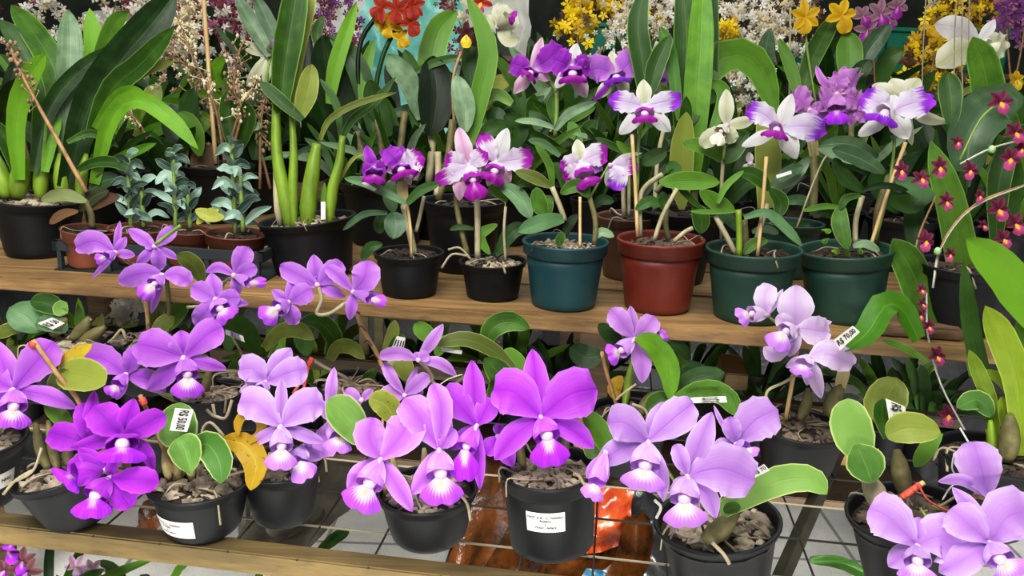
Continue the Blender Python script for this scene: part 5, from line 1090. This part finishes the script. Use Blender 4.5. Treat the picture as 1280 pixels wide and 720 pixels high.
p = bigpot('big strap-leaved orchid with tall broad upright leaves behind the red pot', 850, 262, 100, .15, [
    ('leaf_olive', 30, (852, 262, 852, 200, 858, 140)), ('leaf_mid', 34, (860, 240, 856, 140, 858, 50, 852, -40)), ('leaf_bright', 34, (868, 235, 870, 140, 876, 50, 878, -40)), ('leaf_mid', 22, (866, 230, 866, 130, 868, 60, 866, 10)), ('leaf_mid', 26, (880, 220, 884, 130, 886, 60, 892, -30)), ('leaf_mid', 42, (866, 225, 866, 140, 886, 86, 922, 68, 952, 90, 970, 150)), ('leaf_mid', 28, (812, 160, 803, 80, 797, 30, 806, -14)), ('leaf_mid', 24, (812, 120, 820, 82, 838, 44)), ('leaf_bright', 18, (850, 150, 838, 70, 826, 34)), ('leaf_mid', 18, (846, 220, 856, 160, 858, 120)), ('leaf_dark', 20, (858, 160, 880, 125, 905, 120)), ('leaf_mid', 18, (890, 165, 905, 120, 890, 100))],
    stems=[('cane_olive', 12, (866, 262, 868, 210, 862, 170)), ('cane_grey', 6, (818, 262, 822, 200, 830, 160))])
p = bigpot('yellow-topped orchid with pointed strap leaves behind the two green pots', 1048, 235, 90, .15, [
    ('leaf_mid', 24, (998, 130, 1012, 80, 1030, 45, 1046, 16)), ('leaf_mid', 16, (1000, 130, 990, 90, 974, 48)), ('leaf_mid', 32, (1062, 110, 1062, 70, 1060, 40)), ('leaf_blue', 24, (1070, 95, 1088, 60, 1114, 30)), ('leaf_grey', 24, (962, 120, 956, 80, 962, 36)), ('leaf_dark', 22, (1074, 120, 1072, 95, 1090, 75)), ('leaf_dark', 24, (1100, 110, 1110, 75, 1130, 62)), ('leaf_grey', 24, (1020, 200, 1050, 190, 1100, 200))],
    stems=[('cane_grey', 3, (988, 220, 987, 110, 988, 10)), ('cane_olive', 8, (1060, 235, 1064, 170, 1062, 110))])
LADY(p, 1006, 22, 22, p.d, .1, 'yellow', 'petal_yellow'); LADY(p, 1051, 20, 24, p.d, -.3, 'yellow', 'petal_yellow'); ST(p, 'stalk_green', 3, (1020, 130, 1010, 70, 1006, 25), p.d + .01); ST(p, 'stalk_green', 3, (1052, 130, 1056, 70, 1052, 25), p.d + .01)
p = bigpot('black pot with thin green canes behind the tall cane plant', 396, 190, 74, .14, [('leaf_mid', 14, (400, 185, 420, 150, 450, 135)), ('leaf_grey', 18, (380, 170, 410, 145, 440, 146)), ('leaf_dark', 20, (420, 180, 440, 150, 430, 110)), ('leaf_dark', 20, (390, 180, 398, 130, 396, 90)), ('leaf_mid', 16, (410, 170, 436, 165, 460, 160))], stems=[('cane_olive', 7, (405, 190, 404, 160, 408, 130))])
p = bigpot('dark leafy orchid between teal pot and red pot, second row', 700, 228, 80, .13, [('leaf_dark', 24, (690, 215, 670, 180, 650, 160)), ('leaf_dark', 22, (700, 215, 704, 170, 690, 140)), ('leaf_mid', 20, (712, 215, 730, 170, 745, 150)), ('leaf_dark', 26, (712, 220, 745, 195, 770, 180)), ('leaf_deep', 26, (688, 220, 660, 200, 636, 198)), ('leaf_mid', 18, (704, 215, 720, 180, 712, 150)), ('leaf_mid', 16, (708, 215, 740, 180, 770, 168)), ('leaf_dark', 20, (690, 205, 680, 165, 662, 138))], stems=[('cane_olive', 7, (700, 228, 694, 190, 690, 170)), ('cane_grey', 6, (690, 228, 686, 180, 690, 150))])
p = bigpot('dark glossy leaved orchid behind the middle green pot, with no bloom', 905, 262, 84, .12, [('leaf_dark', 22, (900, 255, 880, 230, 858, 222)), ('leaf_dark', 22, (910, 255, 930, 230, 950, 226)), ('leaf_deep', 24, (905, 250, 905, 220, 890, 190)), ('leaf_deep', 22, (915, 250, 930, 210, 925, 180)), ('leaf_mid', 20, (895, 250, 870, 210, 866, 180))])
p = bigpot('leafy dark orchid in black pot between right green pot and maroon sprays', 1128, 272, 84, .12, [('leaf_deep', 24, (1120, 265, 1100, 235, 1090, 215)), ('leaf_dark', 24, (1130, 265, 1140, 225, 1134, 195)), ('leaf_mid', 22, (1135, 265, 1165, 235, 1180, 200)), ('leaf_dark', 22, (1140, 265, 1180, 250, 1205, 260)), ('leaf_deep', 26, (1126, 260, 1124, 220, 1150, 190))])
# dried-spike plant with bamboo cane left of centre
p = bigpot('brown dried flower spikes on bamboo cane above the clay pots', 270, 205, 92, .15, [('leaf_mid', 24, (250, 195, 240, 160, 222, 140)), ('leaf_dark', 20, (280, 195, 300, 160, 330, 130)), ('leaf_brown', 34, (262, 235, 256, 205, 262, 178)), ('leaf_grey', 16, (286, 178, 300, 160, 330, 158)), ('leaf_bright', 18, (246, 168, 256, 150, 240, 144)), ('leaf_dark', 24, (250, 180, 236, 140, 242, 110)), ('leaf_mid', 20, (300, 185, 310, 150, 305, 128)), ('leaf_mid', 22, (290, 185, 285, 140, 290, 110)), ('leaf_bright', 16, (275, 110, 268, 90, 280, 70)), ('leaf_dark', 26, (230, 185, 216, 160, 214, 130)), ('leaf_deep', 30, (318, 200, 322, 150, 310, 110))])
D = p.d; bm = bmesh.new(); tube_bm(bm, pts_of(p, (270, 205, 262, 100, 253, -20), D), [.006, .006]); p.add('bamboo_cane', bm, 'bamboo')
for i, xy in enumerate(((285, 215, 272, 140, 250, 95, 205, 64), (282, 210, 268, 130, 240, 70, 222, 20), (284, 210, 302, 140, 292, 110, 300, 60), (338, 236, 326, 190, 310, 140, 280, 60), (325, 236, 326, 160, 332, 116), (280, 205, 300, 140, 322, 100), (232, 215, 238, 160, 246, 100), (190, 200, 180, 165, 160, 140, 120, 112, 86, 108))):
    ST(p, 'spike_brown', 4, xy, D - .03 * (i % 3), name='flower_spike', taper=.5); budspike(p, xy, D - .03 * (i % 3), 55, 0, 2.2, ('bud_tan', 'bud_cream')[i % 2], .35, spread=15)
florets(p, pts_of(p, (200, 95, 225, 60, 235, 10, 225, -20), D), D + .05, 160, 5, ['bud_tan', 'bud_cream', 'fl_cream'], 14)
# spider orchid white-green and grey-green blades
p = bush('pale spidery cream orchid with blue-green blades behind the tall cane plant', 318, 175, 2.25, 5, 110, 16, MK); D = 2.1
FLOWER(p, 'cream', 338, 66, [('s', 308, 108 - 0, 14, 322, 88), ('s', 306, 62, 12), ('s', 330, 110, 12), ('s', 318, 46, 10), ('s', 300, 50, 8)], (342, 60, 348, 56, 18), D, 'lip_violet', bulb=False)
L(p, 'leaf_grey', 20, (338, 70, 318, 36, 296, -6), 'strap', D - .01); L(p, 'leaf_grey', 20, (348, 60, 336, 30, 318, -6), 'strap', D); L(p, 'leaf_dark', 8, (314, 90, 290, 60, 268, 30), 'strap', D); ST(p, 'stalk_green', 4, (338, 68, 330, 120, 320, 175), D)
L(p, 'leaf_bright', 20, (412, 130, 420, 80, 446, 2), 'strap', 1.9); L(p, 'leaf_mid', 14, (398, 60, 396, 40, 404, 20), 'oval', 2.2)
GROUP[0] = 'potted plants in the rows at the back'
# -- back bench with green trays, far rows
bb = bpy.data.objects.new('back_bench', None); C.objects.link(bb); bb.location = (0, 3.3, 0); tag(bb, 'second wooden bench at the back under the flowering rows', 'bench')
bm = bmesh.new(); box_bm(bm, Vector((-2.6, 2.36, .91)), Vector((5.2, 0, 0)), Vector((0, 1.3, 0)), Vector((0, 0, .04)), .004); part(bb, 'top', bm, 'wood_old')
bm = bmesh.new(); box_bm(bm, Vector((-.2, 2.95, 1.34)), Vector((2.8, 0, 0)), Vector((0, .4, 0)), Vector((0, 0, .02)), .002); part(bb, 'upper_shelf', bm, 'wood_old')
for x in (-.15, 1.2, 2.5):
    bm = bmesh.new(); box_bm(bm, Vector((x, 3.1, .95)), Vector((.04, 0, 0)), Vector((0, .04, 0)), Vector((0, 0, .39)), .002); part(bb, 'shelf_post', bm, 'wood_old')
for x in (-2.3, 0, 2.3):
    bm = bmesh.new(); box_bm(bm, Vector((x, 2.8, 0)), Vector((.07, 0, 0)), Vector((0, .07, 0)), Vector((0, 0, .91)), .003); part(bb, 'leg', bm, 'wood_old')
def traybox(x0, y0, x1, y1, d, label):
    a = P(x0, y1, 3.05); b_ = P(x1, y1, 3.05); top = P(x0, y0, 3.05); hh = max(.05, top.z - 1.361); a.z = 1.361; ex = b_ - a; ex.z = 0; ey = Vector((0, .25, 0))
    bm = bmesh.new(); t = .012
    for o, e1, e2 in ((a, ex, Vector((0, t, 0))), (a + ey, ex, Vector((0, t, 0))), (a, ex * .03, ey), (a + ex * .97, ex * .03, ey)): box_bm(bm, o, e1, e2, Vector((0, 0, hh)), .002)
    box_bm(bm, a, ex, ey, Vector((0, 0, .01))); box_bm(bm, a + Vector((-.01, -.012, hh - .015)), ex * 1.02, Vector((0, .012, 0)), Vector((0, 0, .015)), .002)
    o = link('plant_tray', bm, 'tray_green', smooth=False); o.data.transform(Matrix.Translation(-a)); o.location = a; tag(o, label, 'tray'); return o
traybox(1108, 34, 1180, 56, 2.8, 'green plastic tray at the back, right, under the small clay pot'); traybox(985, 52, 1050, 74, 2.7, 'green plastic tray at the back behind the yellow star blooms'); traybox(728, 28, 780, 62, 2.8, 'dark green plastic tray behind the purple blooms, centre back'); traybox(1180, 34, 1262, 52, 2.9, 'green plastic tray far right behind the big white bloom')
for x, y, m, lb in ((1142, 20, 'pot_terracotta', 'small clay pot on the green tray at the back right'), (1118, 20, 'pot_green', 'small dark green pot beside the clay pot at the back right'), (1010, 80, 'pot_terracotta', 'small clay pot below the yellow star blooms')):
    B = P(x, y + 14, 3.15); B.z = 1.373; T = B + Vector((0, 0, .07)); q = Plant('flower_pot', lb, 'pot', B, 2.85); POT(q, B, T, .035, .045, m, fill='bark_soil', chips=0)
# white and turquoise sheets hung behind
sheet('plastic_sheet', 'turquoise plastic sheet hanging behind the red flower head', 'sheet', [(462, -30), (572, -30), (590, 210), (440, 210)], 3.0, 'film_teal', .05)
sheet('plastic_sheet', 'white plastic sheet hanging at the back left of the turquoise one', 'sheet', [(380, -30), (462, -30), (456, 200), (380, 200)], 3.2, 'film_white', .03)
sheet('plastic_sheet', 'white plastic sheet hanging right of the turquoise one', 'sheet', [(570, -30), (664, -30), (664, 200), (574, 200)], 3.15, 'film_white', .03)
sheet('plastic_sheet', 'white plastic sheet behind the strap-leaved plant, upper left', 'sheet', [(112, 18), (212, 8), (212, 190), (112, 190)], 3.3, 'film_white', .03)
# spray plants
def spray(label, px, py, d, paths, n, r, mats, spread, prob=None, leaves=4, lm=MK, ln=90, potw=50):
    p = bush(label, px, py, d, leaves, ln, 14, lm, potw=potw)
    for xy in paths:
        ST(p, 'spike_brown', 2.5, (px, py) + tuple(xy), d, name='flower_spike', taper=.5); florets(p, pts_of(p, xy, d), d, n, r, mats, spread, prob=prob)
    return p
spray('white and maroon speckled flower sprays at the back, left of the bamboo cane', 200, 130, 2.7, [(190, 60, 200, 20, 210, -20), (215, 50, 230, 10, 235, -30)], 150, 6.5, ['fl_white', 'fl_maroon', 'fl_cream', 'fl_pink'], 22, (5, 3, 3, 1))
spray('maroon and white speckled sprays right of the bamboo cane', 290, 130, 2.75, [(275, 70, 285, 30, 290, -20), (305, 60, 310, 20, 315, -20)], 150, 6.5, ['fl_maroon', 'fl_white', 'fl_pink'], 20, (4, 5, 1))
spray('white small-flowered sprays over the strap-leaved plant, top left', 130, 120, 2.8, [(120, 60, 140, 20, 150, -20), (160, 50, 175, 20, 180, -20)], 80, 7, ['fl_white', 'fl_cream', 'fl_maroon'], 26, (5, 2, 1))
spray('small white flower spray in the far top left corner', 50, 120, 2.8, [(40, 60, 50, 20, 60, -10)], 60, 7, ['fl_white', 'fl_cream', 'fl_maroon'], 26, (5, 2, 1))
spray('purple and maroon flower spikes before the white sheet', 420, 110, 2.6, [(440, 60, 440, 20, 436, -20), (412, 50, 414, 10, 418, -20), (395, 60, 388, 20, 392, -20)], 90, 5, ['fl_purple', 'fl_maroon', 'fl_pink', 'fl_white'], 9, (4, 4, 2, 1))
spray('dark maroon strap blooms and thin stems before the right white sheet', 566, 130, 2.5, [(580, 60, 572, 20, 560, -10)], 40, 6, ['fl_maroon', 'fl_cream'], 16, (3, 1), ln=110)
spray('yellow and brown dancing-lady sprays, top centre', 735, 120, 2.5, [(720, 40, 725, 10, 730, -20), (712, 36, 722, 24, 728, 10), (768, 20, 760, 0, 755, -20)], 70, 8, ['fl_yellow', 'fl_gold', 'fl_brown', 'fl_cream'], 11, (6, 3, 1, 2))
spray('cream-white speckled sprays left of the tall bright leaves', 790, 130, 2.4, [(775, 60, 785, 20, 790, -20), (810, 70, 820, 30, 825, -10)], 150, 5.5, ['fl_white', 'fl_cream', 'fl_brown'], 17, (5, 4, 1))
spray('cream-white speckled sprays with yellow patch right of the tall bright leaves', 930, 150, 2.35, [(910, 60, 920, 20, 925, -20), (945, 80, 955, 40, 958, 10), (925, 130, 932, 100, 930, 80)], 170, 5.5, ['fl_white', 'fl_cream', 'fl_brown'], 19, (5, 4, 1), leaves=3)
spray('small bright yellow cluster between the cream sprays, right of the tall leaves', 915, 140, 2.3, [(905, 40, 914, 40, 918, 56)], 46, 8, ['fl_yellow', 'fl_gold'], 6, leaves=3)
spray('yellow and white sprays over the tall bright leaf, top', 826, 100, 2.6, [(815, 10, 830, 5, 840, 0)], 40, 8, ['fl_yellow', 'fl_gold', 'fl_white'], 8, leaves=3)
spray('brown and cream speckled sprays, top right of the cream ones', 975, 100, 2.7, [(965, 50, 970, 20, 975, -20), (1000, 60, 1004, 30, 1010, 0)], 110, 6, ['fl_cream', 'fl_brown', 'fl_maroon', 'fl_white'], 22, (3, 4, 1, 2))
spray('bright yellow dancing-lady spray left of the big white bloom', 1150, 170, 2.3, [(1130, 95, 1142, 76, 1146, 50, 1160, 44), (1170, 60, 1174, 50, 1180, 40)], 56, 9, ['fl_yellow', 'fl_gold', 'fl_brown'], 9, (5, 4, 2), leaves=3)
spray('yellow and brown dancing-lady sprays, top right corner', 1190, 130, 2.7, [(1170, 30, 1185, 10, 1195, -10), (1210, 20, 1225, 5, 1240, -10)], 70, 8, ['fl_yellow', 'fl_gold', 'fl_brown', 'fl_cream'], 14, (4, 4, 3, 1), leaves=3)
spray('brown-gold small sprays below the yellow dancing-lady blooms', 1165, 180, 2.35, [(1150, 110, 1160, 95, 1180, 80), (1190, 100, 1180, 80, 1170, 70)], 70, 6, ['fl_gold', 'fl_brown', 'fl_yellow'], 13, leaves=3)
spray('lilac-pink small sprays in the top right corner', 1265, 120, 2.5, [(1258, 30, 1262, 10, 1265, -10), (1280, 40, 1276, 10, 1270, -10)], 60, 8, ['fl_purple', 'fl_pink'], 10, leaves=3)
p = spray('small dusty pink orchids above the yellow-topped plant', 1095, 130, 2.4, [(1092, 60, 1096, 30)], 8, 4, ['fl_pink'], 6, leaves=4)
for x, y, r in ((1100, 18, 20), (1122, 8, 18), (1084, 38, 20), (1078, 20, 16), (1112, 26, 14)): LADY(p, x, y, r, 2.3, random.uniform(-.5, .5), 'dustyrose', 'lip_splash')
p = bush('large white bloom with brown-spotted petals, top right', 1225, 170, 2.2, 5, 100, 26, MD)
FLOWER(p, 'white', 1224, 54, [('s', 1168, 30, 32, 1196, 36), ('s', 1170, 84, 36, 1194, 66), ('p', 1257, 62, 36), ('s', 1244, 24, 15), ('s', 1244, 90, 26)], (1234, 58, 1246, 66, 22), 2.0, 'lip_cream', ruf=.2, bulb=False, mats=[None, 'petal_cream', 'petal_cream', None, None]); ST(p, 'stalk_green', 4, (1222, 56, 1218, 110, 1224, 170), 2.05)
for i, x in enumerate((1158, 1196, 1204, 1212)): ST(p, 'root_pale', 1.6, (x, -10, x - 4 + i, 60, x - 6 + 3 * i, 130), 1.95, name='support_wire')
for lb, x, y, pal in (('yellow-centred small white bloom at the right edge', 1270, 100, 'yellow'),):
    q = bush(lb, x, y + 80, 2.2, 4, 80, 20, MD); LADY(q, x, y, 14, 2.15, 0, pal, 'lip_yellow')
# leafy fillers
fill = [('leafy dark orchid behind the strap-leaved plant, far left', -10, 170, 2.3, MD, 110), ('bright green leafy orchid between strap plant and dried spikes', 170, 175, 2.4, MB, 90), ('dark green orchid under the white sprays, left', 215, 165, 2.6, MD, 100), ('leafy orchid right of the dried spikes', 322, 170, 2.5, MB, 90), ('dark orchid behind the cane plant', 378, 140, 2.5, MK, 100), ('dark orchid in front of the turquoise sheet', 500, 160, 2.3, MK, 90), ('grey-leaved orchid right of the turquoise sheet', 610, 160, 2.4, ['leaf_grey', 'leaf_dark'], 90),
 ('mid-green orchid under the purple blooms', 665, 175, 2.3, MD, 90), ('narrow-leaved orchid under the yellow sprays', 735, 140, 2.4, ['leaf_mid', 'leaf_grey', 'leaf_dark'], 110), ('leafy orchid left of the tall bright leaves', 785, 190, 2.2, MD, 90), ('leafy orchid right of the tall bright leaves', 905, 170, 2.3, MB, 90), ('dark orchid behind the rose-lilac cluster', 1000, 170, 2.3, MD, 90), ('dark orchid behind the white violet bloom, right', 1090, 160, 2.4, MD, 90), ('leafy orchid under the big white bloom', 1190, 190, 2.1, MD, 90), ('leafy orchid at the right edge behind the maroon sprays', 1275, 210, 1.9, MB, 100),
 ('thin bright-leaved orchid low behind the clay pots', 150, 215, 2.2, MB, 80), ('dark low orchid behind the tray, left', 210, 225, 2.15, MK, 70), ('dark orchid low behind the cane plant pot', 440, 170, 2.1, MK, 90), ('broad-leaved orchid at the back below the yellow star blooms', 1040, 120, 2.7, MD, 80), ('broad-leaved orchid at the back right of the green tray', 1150, 120, 2.7, MD, 80), ('dark far-back orchid, top centre', 690, 110, 2.9, MK, 100), ('dark far-back orchid, top right of the tall bright leaves', 960, 110, 2.9, MK, 90), ('dark far-back orchid under the white left sheet', 100, 130, 2.9, MD, 90), ('dark far-back orchid left of the spidery bloom', 270, 120, 2.95, MK, 90), ('dark green orchid low between red and middle green pot', 880, 235, 2.0, MD, 70), ('dark green orchid low between the two black splash pots', 545, 215, 2.0, MK, 80)]
NW = ['leaf_mid', 'leaf_grey', 'leaf_dark', 'leaf_deep']
more = [('narrow-leaved dark orchid between the strap plant and the clay pots', 128, 228, 2.05, MK, 90), ('thin-leaved orchid between the cane plant and dark pots', 440, 205, 1.95, NW, 80), ('thin-leaved orchid behind the small purple orchid', 500, 200, 1.95, NW, 80), ('thin-leaved orchid behind the left black splash pot', 560, 205, 2.0, NW, 85), ('narrow-leaved orchid left of the teal pot stems', 640, 205, 1.95, NW, 85), ('narrow-leaved orchid right of the teal pot stems', 745, 205, 1.95, NW, 85), ('grey-green narrow orchid left of the strap canes', 800, 190, 2.0, NW, 90), ('narrow orchid right of the strap canes', 905, 195, 1.95, NW, 80),
 ('narrow orchid behind the middle green pot stems', 960, 210, 1.95, NW, 80), ('narrow orchid behind the right green pot stems', 1060, 205, 1.9, NW, 80), ('narrow dark orchid left of the maroon sprays', 1130, 220, 1.9, NW, 80), ('narrow dark orchid among the maroon sprays', 1210, 230, 1.8, MK, 90), ('narrow dark orchid right of the maroon sprays', 1270, 250, 1.75, MD, 90), ('thin bright orchid behind the left white sprays', 60, 140, 2.5, MB, 100), ('thin grey orchid under the cream sprays', 830, 130, 2.5, NW, 90), ('thin grey orchid under the yellow blooms', 1000, 130, 2.5, NW, 90), ('thin bright orchid under the yellow sprays, right', 1110, 130, 2.5, MB, 90)]
for lb, x, y, d, m, ln in more: bush(lb, x, y, d, 15, ln, 10, m, spread=1.1, potw=60)
for lb, x, y, d, m, ln in fill: bush(lb, x, y, d, 11, ln, 20, m, spread=.9)
# plants on the floor below the bench and under the rail
def low(label, x, y, z, n, ln, w, mats, spread=1.1):
    b = onz(x, max(470, y + 30), .60); return bush(label, x, max(470, y + 30), depth(b), n, ln, w, mats, spread, potw=60, z=1)
for lb, x, y, z, m in (('low leafy plant under the bench, far left', 20, 420, .35, MB), ('low plant with broad leaves under the bench, left', 110, 410, .3, MB), ('green plant below the bench behind the light violet blooms', 250, 430, .3, MB), ('bright fern-like plant below the bench between the slim posts', 400, 450, .3, MB), ('dark low plant under the bench, left of centre', 520, 450, .3, MD), ('dark low fern under the bench, centre', 640, 450, .3, MD), ('dark low plant under the bench near the bracket', 700, 470, .3, MK), ('dark low plant below the red pot', 860, 460, .3, MD), ('dark low plant below the green pots', 950, 480, .3, MK), ('dark strap plant below the rough board', 1110, 490, .3, MD), ('dark strap plant under the right bench end', 1160, 500, .3, MK)):
    low(lb, x, y, z, 16, 100, 14, m)
q = bush('white starry low plant under the bench left of the bamboo stakes', 170, 470, 1.95, 6, 70, 12, MD, z=1); florets(q, pts_of(q, (140, 400, 155, 385, 172, 378), 1.9), 1.9, 26, 12, ['fl_white'], 12)
for lb, x, y, ln, m in (('strap-leaved plant on the ground under the rail, left', 60, 735, 150, MD), ('strap-leaved plant on the ground under the rail, centre left', 180, 750, 150, ['leaf_mid', 'leaf_dark']), ('dark strap plant on the ground under the rail, middle', 300, 765, 130, MK)):
    d = 1.16; bush(lb, x, y + 60, d, 14, ln, 14, m, 1.4, potw=70, droop=.7, z=1)
p = bush('dull pink orchid on the ground at the bottom left corner', 20, 790, 1.2, 5, 90, 16, MD, z=1)
for x, y in ((12, 688), (30, 700), (8, 712), (36, 714), (20, 676)): LADY(p, x, y, 18, 1.17, random.uniform(-1, 1), 'dullpink', 'lip_magenta')
for x, y in ((96, 708), (118, 712)): LADY(p, x, y, 16, 1.2, random.uniform(-1, 1), 'blush', 'lip_pale')
# added black cloth that stands in for the shade behind the lower plants
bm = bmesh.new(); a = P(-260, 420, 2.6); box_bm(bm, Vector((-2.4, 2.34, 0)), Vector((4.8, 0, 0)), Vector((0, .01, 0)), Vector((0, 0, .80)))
o = link('shade_backdrop', bm, 'film_black', smooth=False); o.data.transform(Matrix.Translation(-Vector((0, 2.34, 0)))); o.location = (0, 2.34, 0); tag(o, 'black cloth added as shade below the benches at the back', 'cloth')
# ------------------------------------------------------------------ light
w = bpy.data.worlds.new('world'); bpy.context.scene.world = w; w.use_nodes = True
t = w.node_tree; t.nodes.clear()
o = t.nodes.new('ShaderNodeOutputWorld'); b = t.nodes.new('ShaderNodeBackground'); tc = t.nodes.new('ShaderNodeTexCoord'); sp = t.nodes.new('ShaderNodeSeparateXYZ'); r = t.nodes.new('ShaderNodeValToRGB')
t.links.new(tc.outputs['Generated'], sp.inputs[0]); mr = t.nodes.new('ShaderNodeMapRange'); mr.inputs[1].default_value = -1; mr.inputs[2].default_value = 1
t.links.new(sp.outputs[2], mr.inputs[0]); t.links.new(mr.outputs[0], r.inputs[0])
e = r.color_ramp.elements; e[0].position = .40; e[0].color = (.02, .022, .02, 1); e[1].position = 1; e[1].color = (1, 1, .98, 1)
q = e.new(.52); q.color = (.16, .17, .16, 1); q = e.new(.75); q.color = (.8, .82, .81, 1)
t.links.new(r.outputs[0], b.inputs[0]); b.inputs[1].default_value = 0.68; t.links.new(b.outputs[0], o.inputs[0])
def area(name, loc, target, size, power, col=(1, 1, 1)):
    l = bpy.data.lights.new(name, 'AREA'); l.shape = 'RECTANGLE'; l.size, l.size_y = size; l.energy = power; l.color = col
    ob = bpy.data.objects.new(name, l); C.objects.link(ob); ob.location = loc
    ob.rotation_euler = (Vector(target) - Vector(loc)).to_track_quat('-Z', 'Y').to_euler(); return ob
area('roof_light', (-.5, .1, 3.0), (0, 1.4, .7), (1.8, 1.2), 94, (1, .99, .96))
area('roof_light', (.5, 3.6, 3.4), (.2, 3.0, .9), (5.0, 1.6), 46, (1, 1, .96))
lw = area('floor_fill_light', (0.2, -1.6, .45), (0.1, 2.0, -.05), (3.2, .5), 36, (1, 1, .98)); lw.data.spread = math.radians(38)  # fill lamp added behind the camera to brighten the floor under the shelf
sc = bpy.context.scene; sc.view_settings.view_transform = 'Standard'; sc.view_settings.look = 'None'; sc.view_settings.exposure = 0.0; sc.view_settings.gamma = 1.0
vs = sc.view_settings; vs.use_curve_mapping = True; cv = vs.curve_mapping.curves[3]; cv.points.new(.22, .175); cv.points.new(.72, .765); vs.curve_mapping.update()
sc.cycles.max_bounces = 6; sc.cycles.transparent_max_bounces = 4
